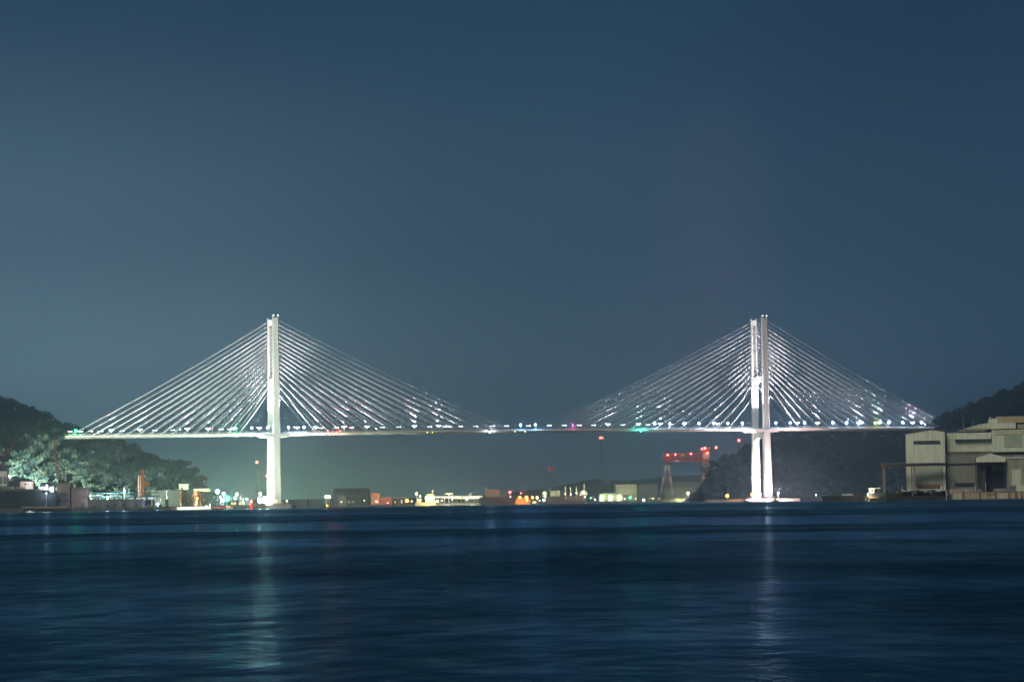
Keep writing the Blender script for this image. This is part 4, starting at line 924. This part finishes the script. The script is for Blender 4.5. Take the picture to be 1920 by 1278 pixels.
# far cranes
FARST = mat('far_crane_steel', (.10, .09, .10), .7)
def far_crane(label, mx, top, tipx, tipy, jx, jy, Y, w_, mt, red=None):
    a = at(mx, top, Y); o = thing('jib_crane', (a.x, Y, ZF), label, 'crane')
    MB().lattice((a.x, Y, ZF), a, w_, 7, .9, .6).build('tower', mt, o)
    if tipx is not None:
        j = at(jx, jy, Y); t = at(tipx, tipy, Y); MB().lattice(j, t, w_ * .5, 6, .6, .5).build('jib', mt, o); MB().bar(a, t, .4).build('stay', mt, o)
    MB().box(a.x - w_ * .8, a.x + w_ * .8, Y - w_ * .6, Y + w_ * .6, a.z - 5, a.z).build('cab', REDPAINT if red else mt, o)
    return o
far_crane('faint jib crane with a raised boom above the purple ship', 1033, 875, 1003, 867, 1027, 898, 4150, 6, FARST, True)
far_crane('very tall thin faint crane tower right of the purple ship', 1137, 900, 1127, 823, 1135, 895, 4200, 8, FARST)
pole_lamp(1125.6, 820.3, 4195, ZF, 'red', 1.5, 2500, 'red light at the tip of the tall faint crane, left of two', 'crane_light', DARKSTEEL)
pole_lamp(1129.5, 820.5, 4205, ZF, 'red', 1.1, 1500, 'red light at the tip of the tall faint crane, right of two', 'crane_light', DARKSTEEL)
# goliath gantry crane
YG = 4100; o = thing('gantry_crane', (gx(1285, YG), YG, ZF), 'huge red and white gantry crane straddling the shipyard', 'crane')
x0, x1, za, zb = B(1244, 1318, 851, 863.5, YG)
MB().lattice((x0, YG, (za + zb) / 2), (x1, YG, (za + zb) / 2), zb - za, 7, 2.2).box(x0, x1, YG - 1.5, YG + 1.5, za + 2, za + 5).build('girder', mat('gantry_red', (.25, .035, .04), .6, var=.3, scale=.1), o)
m = MB()
m.box(x0, x1, YG - 5.4, YG - 5.26, zb - .9, zb - .1).box(x0, x1, YG - 5.4, YG - 5.26, za + .1, za + .8).build('girder_flange', DIMRED, o)
xl, xr, zc, zd_ = B(1317, 1331, 846, 925, YG)
b_ = MB().box(xl, xr, YG - 5, YG + 5, 0, zd_ - ZF); b_.v = [(x - xl, y - YG, z) for x, y, z in b_.v]
lo = b_.build('leg', RW, None); lo.location = (xl, YG, ZF); lo.parent = o; lo.matrix_parent_inverse = parent_inv(o)
for (a, c, b, d) in ((1250, 866, 1237, 934), (1252, 866, 1262.5, 933)):
    p = at(a, c, YG); q = at(b, d, YG); mm = MB(); mm.bar((q.x - p.x, 0, q.z - ZF), (0, 0, p.z - ZF), 3.0)
    lo = mm.build('leg', RW, None); lo.location = (p.x, YG, ZF); lo.parent = o; lo.matrix_parent_inverse = parent_inv(o)
p = at(1243, 896, YG); q = at(1258, 896, YG); MB().bar((p.x, YG, p.z), (q.x, YG, p.z), 1.6).build('brace', DIMRED, o)
x0, x1, za, zb = B(1276, 1284, 849, 856, YG); MB().box(x0, x1, YG - 6.5, YG - 5.5, za, zb).build('trolley', mat('trolley_paint', (.30, .24, .12), .6), o)
x0, x1, za, zb = B(1316, 1331, 840, 848, YG); MB().box(x0, x1, YG - 4, YG + 4, za, zb).build('machine_house', DIMRED, o)
x0, x1, za, zb = B(1264, 1272, 863, 865, YG); MB().box(x0, x1, YG - 6, YG - 3, za, zb).build('hoist', WHITEP, o)
for px, py, r, y, lb in ((1252, 852.5, 1.5, YG - 8, 'first red light from the left on the gantry crane girder'), (1266.5, 851.7, 1.3, YG - 8, 'second red light from the left on the gantry crane girder'), (1295.5, 850.3, 1.3, YG - 8, 'third red light from the left on the gantry crane girder'),
                     (1316, 841, 1.3, YG - 8, 'dim red light at the left corner of the machine house'), (1321.5, 839.8, 1.8, YG - 10, 'bright red light on top of the machine house'), (1326.5, 848.7, 1.6, YG - 8, 'red light low on the right crane leg')):
    p = at(px, py, y); o2 = thing('warning_lamp', (p.x, y, p.z - 2), lb, 'warning light', 'red warning lights on the gantry crane')
    MB().tube((p.x, y, p.z - 2.4), (p.x, y, p.z - r * .6), .25, 6).bar((p.x, y, p.z - 2.2), (p.x, YG - 4, p.z - 2.2), .3).build('bracket', STEEL, o2); MB().ball((p.x, y, p.z), r).build('bulb', emat('red'), o2)
    light('warning_glow', 'POINT', (p.x, y - r * 1.8, p.z), 1500, RGB['red'], 1)
red_mast(1342.8, 838.5, 4150, ZF, 'tall mast with a red light right of the gantry crane', 1.7, 3, watts=25000)
red_mast(1385.5, 825, 4300, ZF, 'tallest mast with a red light left of the right pylon', 1.8, 3, watts=30000)
light('yard_flood', 'SPOT', at(1290, 925, YG - 140), 110000, (1, .8, .7), 3, at(1290, 868, YG), 60, .8)
# halls on the far shore
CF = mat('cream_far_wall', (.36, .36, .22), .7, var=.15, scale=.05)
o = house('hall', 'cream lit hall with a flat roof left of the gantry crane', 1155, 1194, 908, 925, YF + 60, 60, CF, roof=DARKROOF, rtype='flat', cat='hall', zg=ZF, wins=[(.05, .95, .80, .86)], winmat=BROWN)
light('yard_flood', 'POINT', at(1173, 921, YF + 10), 70000, (1, .95, .6), 3)
house('hall', 'long grey hall joined to the cream lit hall', 1194.5, 1233, 908, 930, YF + 70, 60, mat('grey_far_wall', (.10, .105, .095), .8), rtype='flat', roof=DIMW, cat='hall', zg=ZF, wins=[(.0, 1, .78, .84)], winmat=DARKCONC)
house('hall', 'big grey green hall behind the left legs of the gantry crane', 1246, 1318, 914, 936, YF + 170, 70, mat('greenish_far_wall', (.13, .14, .105), .8, var=.2), rtype='side', rh=9, roof=mat('far_roof', (.13, .14, .12), .7), cat='hall', zg=ZF, wins=[(.0, 1, .86, .9)], winmat=DARKROOF)
light('yard_flood', 'POINT', at(1285, 930, YF + 110), 60000, (1, .95, .6), 3)
o = thing('boathouse', (gx(1146, YF), YF - 10, ZF), 'low boathouse with three bright arched bays', 'boathouse')
x0, x1, za, zb = B(1122, 1167, 924.5, 937, YF - 10); MB().box(x0, x1, YF - 10, YF + 8, ZF, zb).build('wall', mat('boathouse_wall', (.22, .26, .16), .8), o); MB().box(x0 - 1, x1 + 1, YF - 11, YF + 9, zb + .003, zb + .8).build('roof', DARKROOF, o)
for c in (1128.5, 1144.5, 1160.5):
    p = at(c, 931, YF - 10.4); rr = 3.1; pts = [(p.x - rr, ZF + .3), (p.x + rr, ZF + .3)] + [(p.x + rr * math.cos(a), p.z + 1.0 + 2.6 * math.sin(a)) for a in [math.pi * k / 8 for k in range(9)]]
    MB().prism(pts, YF - 10.5, YF - 10.02).build('lit_bay', emit('lit_bay', (1, 1, .72), 2.4), o)
    light('bay_glow', 'POINT', (p.x + 3, YF - 14, p.z), 6000, (.95, 1, .6), 1)
pole_lamp(1181.5, 932, YF - 25, ZF, 'green', 1.5, 20000, 'green lamp on the far shore below the cream hall')
pole_lamp(1290, 924, YF - 25, ZF, 'warm', 1.9, 70000, 'tall warm lamp in front of the grey green hall')
o = thing('dock_edge', (gx(1260, YF), YF - 38, 0), 'low yellow lit dock edge below the gantry crane', 'dock')
x0, x1, za, zb = B(1228, 1290, 936, 940, YF - 38); MB().box(x0, x1, YF - 38, YF - 32, -.5, zb).build('wall', CONCRETE, o)
for a, b in ((1234, 1238), (1265, 1277), (1281, 1286)):
    x0, x1, za, zb = B(a, b, 933.4, 934.8, YF - 39); MB().box(x0, x1, YF - 39, YF - 38.5, za, zb).build('light_strip', emit('yellow_strip', (.9, .85, .3), 1.6), o); MB().box((x0 + x1) / 2 - .3, (x0 + x1) / 2 + .3, YF - 38.45, YF - 38.2, 1, zb).build('post', STEEL, o)
light('dock_glow', 'POINT', at(1275, 931, YF - 45), 60000, (.9, .85, .4), 2)
FS = ((650, 668, 936, 'low dim shed in front of the large dim hall'), (668, 676, 932, 'narrow dim tower block beside the large dim hall'), (736, 744, 937, 'small dim hut right of the orange roofed shed'), (765, 776, 935, 'dim shed just left of the yellow lit ship'),
      (824, 834, 934, 'dim hut under the left end of the loading pier'), (880, 896, 925, 'dim hall roof behind the loading pier'), (938, 954, 921, 'dim hall behind the grey bulk ship'), (1001, 1014, 928, 'dim shed between the orange barge and the purple ship'), (1052, 1064, 921, 'dim block behind the lit posts of the purple ship'),
      (1104, 1118, 929, 'dim hut right of the purple ship bow'), (1168, 1180, 930, 'dim hut in front of the cream lit hall'), (1196, 1210, 926, 'dim low shed in front of the long grey hall'), (1216, 1232, 929, 'dim low shed left of the gantry crane legs'), (1296, 1312, 926, 'dim low shed right of the tall warm lamp'))
for k, (a, b, t_, lb) in enumerate(FS):
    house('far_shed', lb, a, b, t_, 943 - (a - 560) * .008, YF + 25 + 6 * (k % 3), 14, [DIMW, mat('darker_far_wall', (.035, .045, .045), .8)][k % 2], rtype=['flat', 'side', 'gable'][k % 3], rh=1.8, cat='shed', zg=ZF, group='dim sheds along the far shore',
          wins=[(.15, .3, .4, .7), (.6, .72, .4, .7)], winmat=emit('lit_window_far', (1, .75, .4), .9) if k % 3 == 0 else GLASS)
FLP = ((640, 940, 'warm', .7, 'tiny warm lamp below the small pale gabled building'), (683, 938, 'warm', .6, 'tiny warm lamp at the right end of the large dim hall'), (741, 941, 'amber', .6, 'tiny amber lamp right of the orange roofed shed'), (772, 939, 'warm', .8, 'tiny warm lamp just left of the yellow lit ship'), (829, 938, 'warm', .7, 'tiny warm lamp right of the yellow lit ship'),
       (848, 936, 'warm', .7, 'tiny warm lamp under the middle of the loading pier'), (916, 929, 'warm', .6, 'tiny warm lamp on the deckhouse of the grey bulk ship'), (947, 936, 'amber', .6, 'tiny amber lamp by the bow of the grey bulk ship'), (962, 939, 'amber', .8, 'tiny amber lamp left of the orange lit barge'), (1012, 938, 'warm', .7, 'tiny warm lamp right of the small yellow boat'),
       (1108, 933, 'teal', .7, 'tiny green lamp right of the purple ship bow'), (1171, 935, 'warm', .7, 'tiny warm lamp right of the lit boathouse'), (1192, 934, 'white', .6, 'tiny white lamp right of the green far lamp'), (1224, 934, 'warm', .7, 'tiny warm lamp below the long grey hall'), (1304, 932, 'warm', .7, 'tiny warm lamp left of the right headland'))
for px, py, c, r, lb in FLP: pole_lamp(px, py, YF - 12, ZF, c, r, 2500, lb)
# ================================================================ FOOT OF THE RIGHT PYLON
pole_lamp(1363.5, 929, 2712, 2.6, 'amber', 1.5, 12000, 'orange lamp on the shore left of the right pylon')
pole_lamp(1410.5, 926.5, 2690, 2.6, 'amber', 1.5, 12000, 'orange lamp at the left foot of the right pylon')
pole_lamp(1426, 925, 2698, 2.6, 'white', .8, 9000, 'white lamp between the two legs of the right pylon')
pole_lamp(1459, 924, 2700, 2.6, 'white', 1.0, 12000, 'white lamp at the right foot of the right pylon')
pole_lamp(1530, 927.5, 2730, 2.6, 'white', .7, 2000, 'small white marker lamp at the right end of the pale shore')
boat('small dark boat with an amber lamp right of the pylon foot', 1447, 1460, 936, 2450, BLACKHULL, [('cabin', .3, .6, 0, 1.5, DARKSTEEL, .6), ('lit_cabin', .62, .78, .4, 1.7, emit('lit_boat_amber', (1, .6, .2), 3), .3)], 1.2)
boat('small dark boat with a warm lamp left of the pylon foot', 1393, 1405, 937, 2450, BLACKHULL, [('cabin', .2, .5, 0, 1.1, DARKSTEEL, .6), ('lit_cabin', .4, .55, .4, 1.4, emit('lit_boat_warm', (1, .85, .5), 3), .3)], .8)
light('shore_light', 'POINT', at(1470, 918, 2700), 20000, (1, .75, .6), 2)
light('shore_light', 'POINT', at(1440, 922, 2690), 330000, (1, .74, .86), 2)  # bare point light added for the pink column in the water
light('shore_light', 'SPOT', at(1456, 922, 2745), 700000, (1, .72, .62), 2, at(1480, 880, 2880), 100, .8)
light('shore_light', 'SPOT', at(1400, 922, 2745), 350000, (1, .72, .62), 2, at(1395, 880, 2880), 100, .8)

# ================================================================ RIGHT SHORE: FACTORY
YW = 1800; ZQ = 3.3
o = thing('factory', (gx(1820, YW), YW, ZQ), 'huge cream shipyard factory on the right shore', 'factory')
x0, x1, _, zt = B(1700, 1773, 812.5, 920, YW); xm = x0 + (x1 - x0) * .66
MB().box(x0, x1, YW, YW + 90, ZQ, zt).build('wall', CREAM2, o)
MB().loft([[(x0, y, zt + .002), (x1, y, zt + .002), (x1, y, zt + 1.2), (xm, y, zt + 2.6)] for y in (YW, YW + 90)]).build('gable', CREAM2, o)
MB().loft([[(x0 - .4, y, zt), (xm, y, zt + 2.61), (x1 + .4, y, zt + 1.2), (x1 + .4, y, zt + 1.6), (xm, y, zt + 3.0), (x0 - .4, y, zt + .4)] for y in (YW - .5, YW + 90)]).build('roof', BROWN, o)
def fpart(nm, a, b, c, d, mt, y, dep, zg=None, par=None, sub=None):
    x0, x1, z0, z1 = B(a, b, c, d, y); z0 = zg if zg is not None else z0
    return MB().box(x0, x1, y, y + dep, z0, z1).build(nm, mt, par or o)
w = fpart('window', 1714, 1763, 825.5, 832, GLASS, YW - .3, .28)
for k in range(13):
    x = gx(1714 + 49 * k / 12, YW - .5, 40); za = at(1738, 832, YW).z; zb = at(1738, 825.5, YW).z; MB().box(x - .12, x + .12, YW - .5, YW - .31, za, zb).build('frame', CONCRETE, w)
fpart('door', 1716.5, 1766, 874, 909, mat('door_cladding', (.38, .40, .30), .7, var=.12, streak=True, scale=.1), YW - .5, .48)
fpart('door_skirt', 1719, 1763, 907.5, 914, RUST, YW - .9, .38)
fpart('wall', 1773.2, 1857, 811, 846.2, CREAM, YW + 8, 80)
fpart('brown_band', 1773.2, 1925, 846.3, 852.5, BROWN, YW + 7.6, 1.2)
fpart('wall', 1773.2, 1830, 852.6, 920, GREYCLAD, YW + 6, 80, ZQ); fpart('wall', 1830.2, 1857, 852.6, 864, GREYCLAD, YW + 6, 80)
fpart('balcony', 1788, 1856, 814, 823, CREAM2, YW + 4, 3.9)
x0, x1, z0, z1 = B(1789, 1832, 796, 811, YW + 20)
MB().prism([(x0, z0 - 3), (x1 + 4, z0 - 3), (x1 + 4, z1 + .6), (x1 - 2, z1), (x0, z1 - 3.6)], YW + 20, YW + 70).build('roof_parapet', CREAM, o)
fpart('roof_parapet', 1830, 1838, 796.5, 811, DARKROOF, YW + 22, 40)
fpart('roof_block', 1838, 1896, 793, 811, CREAM2, YW + 18, 60)
fpart('roof_block', 1896.5, 1990, 795, 811, GREYCLAD, YW + 24, 60)
fpart('roof_tower', 1844, 1860, 784.5, 792.9, CREAM, YW + 26, 30); fpart('roof_tower', 1860.5, 1909, 780.5, 792.5, mat('rusty_cream', (.42, .32, .20), .75, var=.3, scale=.1), YW + 24, 34); fpart('roof_tower', 1916, 1990, 783, 794, CREAM, YW + 26, 30)
for a in (1844, 1857): fpart('roof_post', a, a + 2, 781, 785, CREAM, YW + 25.5, 3)
fpart('ledge', 1788, 1925, 803.8, 804.8, BROWN, YW + 7, 12)
fpart('wall', 1857.2, 1990, 805, 846.2, CREAM2, YW + 5, 80)
fpart('wall_patch', 1880, 1913, 816, 838, mat('pale_green_patch', (.36, .40, .30), .7), YW + 4.7, .28); fpart('wall_patch', 1861, 1925, 805.5, 815, mat('pale_yellow_patch', (.50, .48, .32), .7), YW + 4.7, .28)
fpart('wall', 1857.2, 1990, 852.6, 858, GREYCLAD, YW + 6, 80); fpart('wall', 1885, 1990, 858.2, 920, mat('stained_cladding', (.34, .33, .24), .75, var=.35, scale=.12, streak=True), YW + 4, 82, ZQ)
fpart('side_door', 1895, 1912, 880, 916, CREAM, YW + 3.7, .28, ZQ); fpart('wall_patch', 1916, 1922, 871, 884, RUST, YW + 3.7, .28)
fpart('ledge', 1884.5, 1990, 857, 858.5, WHITEP, YW + 3.2, 1)
fpart('wall', 1857.2, 1884.8, 858.2, 864, GREYCLAD, YW + 6, 80)
d = fpart('doorway', 1831, 1883, 866, 918, mat('dark_opening', (.02, .02, .03), .9), YW + 12, 1, ZQ)
fpart('door_leaf', 1832, 1846, 872, 918, mat('brown_leaf', (.07, .05, .045), .85, var=.4, streak=True), YW + 5.5, .6, ZQ, d); fpart('door_leaf', 1856, 1866, 871, 882, GREYCLAD, YW + 8, .5, None, d); fpart('door_leaf', 1868, 1882, 873, 884, GREYCLAD, YW + 9, .5, None, d)
x0, x1, z0, z1 = B(1829.5, 1884, 858, 866, YW + 1)
MB().prism([(x0, z0), (x1, z0), (x1, z1), ((x0 + x1) / 2, z1 + 2.8), (x0, z1)], YW - 1, YW + 5.9).build('door_canopy', CREAM2, o)
fpart('lintel', 1831, 1883, 866.4, 871.5, RUST, YW + 2, 3.9)
for a in (1829, 1883): fpart('door_jamb', a, a + 1.6, 857 + 1, 918, DARKSTEEL, YW - .6, 1.6, ZQ)
fpart('window', 1789, 1824, 905, 911.5, GLASS, YW + 5.6, .38)
fpart('gutter', 1773, 1829, 868, 870, DARKSTEEL, YW + 5, .98)
for a in (1768, 1829.5): fpart('downpipe', a - .4, a + .4, 872, 918, DARKSTEEL, YW - .6 if a == 1768 else YW + 5.3, .5, ZQ)
for a, b, c in ((1805, 778, 812), (1822.7, 786, 812), (1845.5, 793, 811)):
    p = at(a, b, YW + 3); MB().tube((p.x, YW + 3, at(a, c, YW + 3).z), p, .22, 6, .12).build('roof_mast', STEEL, o)
fac = o; fac.rotation_euler.z = -math.atan2(gx(1700, YW), YW)
# gantry canopy left of the factory
g = thing('gantry_canopy', (gx(1690, YW - 8), YW - 8, ZQ), 'long overhead gantry frame jutting left from the factory', 'gantry')
x0, x1, z0, z1 = B(1650, 1773, 867.5, 869.5, YW - 8); MB().box(x0, x1, YW - 10, YW - 5, z0, z1).build('canopy_beam', CONCRETE, g)
x0, x1, z0, z1 = B(1650, 1773, 869.6, 874, YW - 8); MB().box(x0 + .4, x1, YW - 9, YW - 6, z0, z1).build('crane_girder', mat('rusty_girder', (.16, .12, .10), .8, var=.4), g)
for a, b in ((1655, 1660), (1709, 1711), (1713.5, 1715.5)):
    x0, x1, _, z1 = B(a, b, 874, 919, YW - 8); MB().box(x0, x1, YW - 8.6, YW - 6.6, ZQ, z1).build('column', mat('column_paint', (.26, .22, .18), .8, var=.3), g)
x0, x1, z0, z1 = B(1652, 1655, 870, 874, YW - 8); MB().box(x0, x1 + 2, YW - 9.2, YW - 5.6, z0 - 1.2, z1 - .5).build('end_bracket', RUST, g)
# quayside clutter, barges, work boat, floating dock wall
def long_barge(label, a, b, pyt, Y, mt, rings=0, name='barge', beam=10, cat='barge'):
    x0 = gx(a, Y, 1.5); x1 = gx(b, Y, 1.5); zt = at((a + b) / 2, pyt, Y).z; o = thing(name, ((x0 + x1) / 2, Y, 0), label, cat)
    MB().loft([[(x0 + 1.5, y, -.5), (x1 - .5, y, -.5), (x1, y, zt - .4), (x1, y, zt), (x0, y, zt), (x0, y, zt - 1)] for y in (Y, Y + beam)]).build('hull', mt, o)
    k = 0; x = x0 + 2
    while x < x1 - 2:
        MB().tube((x, Y - .35, zt - 1.1), (x, Y - .01, zt - 1.1), .5, 10).build('tyre_fender', BLACKHULL, o); x += 7
    return o, x0, x1, zt
o, bx0, bx1, bzt = long_barge('long black flat barge moored at the left end of the factory quay', 1543, 1618, 928.8, 1742, BLACKHULL)
MB().box(bx0 + 12, bx0 + 19, 1745, 1748, bzt, bzt + .9).box(bx0 + 12, bx0 + 19, 1745.2, 1747.8, bzt + .9, bzt + 1.1).build('hatch', STEEL, o)
o, bx0, bx1, bzt = long_barge('black barge loaded with dark scrap in front of the factory', 1662, 1781, 929, 1741, mat('scrap_barge_hull', (.03, .028, .028), .85, var=.4))
cl = random.Random(3)
for k in range(26):
    a = 1664 + k * 4.3; h = cl.uniform(.8, 3.6); x = gx(a, 1746, 3); ww = cl.uniform(.8, 2.0)
    o = thing('scrap_crate' if k % 2 else 'machine_crate', (x, 1747, bzt), ['low dark crate of scrap', 'tall dark crate of scrap'][h > 2.2] + ' on the black barge, near the %s' % ['gantry column', 'white hut', 'factory door', 'white pole'][min(3, k // 7)], 'crate', 'dark crates heaped on the black barge')
    MB().box(x - ww, x + ww, 1745.5, 1748.5, bzt, bzt + h).build('crate_body', [DARKSTEEL, RUST, DARKCONC, BROWN][k % 4], o); MB().box(x - ww - .1, x + ww + .1, 1745.3, 1748.7, bzt + h + .003, bzt + h + .2).build('lid', [DARKCONC, DARKSTEEL][k % 2], o)
x0, x1, z0, z1 = B(1691, 1697, 919, 924, 1748); o = thing('signal_hut', ((x0 + x1) / 2, 1750, bzt), 'small white lit hut with an antenna left of the factory', 'hut')
MB().box(x0, x1, 1749, 1751.5, bzt, z1).build('wall', WHITEP, o); MB().box(x0 - .2, x1 + .2, 1748.8, 1751.7, z1 + .003, z1 + .3).build('roof', WHITEP, o); MB().tube((x0 + .5, 1750, z1), (x0 + .5, 1750, z1 + 3), .12, 5).build('antenna', WHITEP, o)
MB().box(x0 + .2, x1 - .6, 1748.85, 1748.98, z1 - 1.2, z1 - .3).build('lit_window', emit('lit_hut', (1, 1, .95), 1.2), o)
o = boat('squat work boat with a white wheelhouse and lit bow', 1622, 1662, 936, 1735, mat('workboat_hull', (.10, .08, .07), .8, var=.4), [('deckhouse', .15, .95, 0, 2.4, DARKSTEEL, .7), ('wheelhouse', .20, .42, 2.4, 4.8, WHITEP, .55), ('wheelhouse_roof', .17, .50, 4.8, 5.3, WHITEP, .65), ('wheelhouse_window', .25, .38, 3.2, 4.2, GLASS, .57),
      ('aft_roof', .55, .72, 5.0, 5.5, WHITEP, .6), ('aft_post', .60, .66, 2.4, 5.0, DARKSTEEL, .2), ('hull_plate', .18, .62, -.9, -.1, mat('worn_plate', (.22, .16, .12), .8), 1.0)], 2.6, bow=-1, name='work_boat', beam=6)
pole_lamp(1627.5, 925.5, 1731.5, 2.6, 'warm', .45, 6000, 'warm lamp on the bow of the squat work boat', 'boat_lamp')
light('boat_glow', 'POINT', at(1640, 920, 1718), 700, (1, .95, .85), .6)
o = thing('floating_dock_wall', (gx(1850, 1748), 1748, 0), 'cream panelled dock wall with rusty posts along the right quay', 'dock wall')
edges = [1786, 1806, 1838, 1867, 1892, 1905, 1916, 1940]
for k in range(len(edges) - 1):
    x0, x1, z0, z1 = B(edges[k] + .6, edges[k + 1] - .6, 923.2 - .7 * (k > 4), 934, 1748)
    pn = MB().box(x0, x1, 1748, 1752, .2, z1).build('panel', mat('dock_panel', (.44, .34, .26), .8, var=.3, scale=.25, streak=True) if k % 3 else mat('dock_panel_pale', (.50, .44, .34), .8, var=.3, scale=.25, streak=True), o)
    if k in (2, 6):   # worn black lettering too small to read: a short row of strokes
        for j, (f, wd, hh) in enumerate(((.18, .5, .9), (.45, 1.0, .6), (.53, .9, .6), (.61, 1.0, .5), (.69, .8, .6), (.86, .5, 1.0), (.93, .4, 1.2))):
            x = x0 + (x1 - x0) * f; MB().box(x - wd / 2, x + wd / 2, 1747.9, 1747.98, z1 - 1.1 - hh / 2, z1 - 1.1 + hh / 2).build('worn_mark', DARKSTEEL, pn)
for e in edges[1:]:
    x = gx(e, 1747.5, 3); MB().box(x - .35, x + .35, 1747.3, 1748.6, .2, at(e, 920.5, 1748).z).build('post', RUST, o)
x0, x1, z0, z1 = B(1786, 1940, 921.6, 923, 1748); MB().box(x0, x1, 1748.7, 1752, z1 - .9, z1 + .1).build('capping_rail', RUST, o)
for a, b, c, d, mt, lb in ((1781, 1826, 917, 921, mat('pale_pink_panel', (.40, .33, .32), .8), 'long pale low container behind the dock wall'), (1864, 1887, 916, 919.5, STEEL, 'grey flat container in front of the dark doorway'), (1888, 1905, 911, 921, CONCRETE, 'pale concrete hut with two dark windows on the right quay'), (1905, 1925, 909, 921, CREAM, 'cream tank hut at the right edge of the quay'),
                           (1834, 1840, 917, 921, STEEL, 'small grey cabin left of the dark doorway'), (1764, 1780, 922, 932, DARKSTEEL, 'dark container at the left end of the dock wall')):
    x0, x1, z0, z1 = B(a, b, c, d, 1764); o = thing('container', ((x0 + x1) / 2, 1766, ZQ), lb, 'container')
    MB().box(x0, x1, 1764, 1768, ZQ, z1).build('shell', mt, o); MB().box(x0 - .1, x1 + .1, 1763.9, 1768.1, z1 + .003, z1 + .25).build('roof', mt, o)
    if 'two dark' in lb:
        for f in (.25, .65): MB().box(x0 + (x1 - x0) * f, x0 + (x1 - x0) * (f + .15), 1763.85, 1763.99, z1 - 1.6, z1 - .8).build('window', GLASS, o)
for px, top, lb, Y in ((1774.5, 920, 'slim white pole at the left end of the dock wall', 1738), (1829.5, 912, 'white post left of the dark doorway', 1758), (1848, 905, 'thin mast in front of the dark doorway', 1760)):
    p = at(px, top, Y); o = thing('mooring_pole', (p.x, Y, 0), lb, 'pole'); zb_ = -.5 if Y < 1745 else ZQ
    MB().tube((p.x, Y, zb_), p, .25 if px < 1840 else .12, 6, .12).build('pole', WHITEP, o); MB().ball(p, .3, 6, 4).build('cap', WHITEP, o)
# ================================================================ HAZE
hz = MB().box(-7600, 7600, -500, 9000, -1.5, 215)
ho = hz.build('haze', bpy.data.materials.new('night_haze')); tag(ho, 'thin pale night haze over the harbour', 'haze', kind='stuff')
hm = ho.data.materials[0]; hm.use_nodes = True; t_ = hm.node_tree
for n in list(t_.nodes): t_.nodes.remove(n)
oo = t_.nodes.new('ShaderNodeOutputMaterial'); pv = t_.nodes.new('ShaderNodeVolumePrincipled')
pv.inputs['Color'].default_value = (.62, .85, 1, 1); pv.inputs['Density'].default_value = 1.55e-4; pv.inputs['Anisotropy'].default_value = .7
t_.links.new(pv.outputs[0], oo.inputs['Volume'])
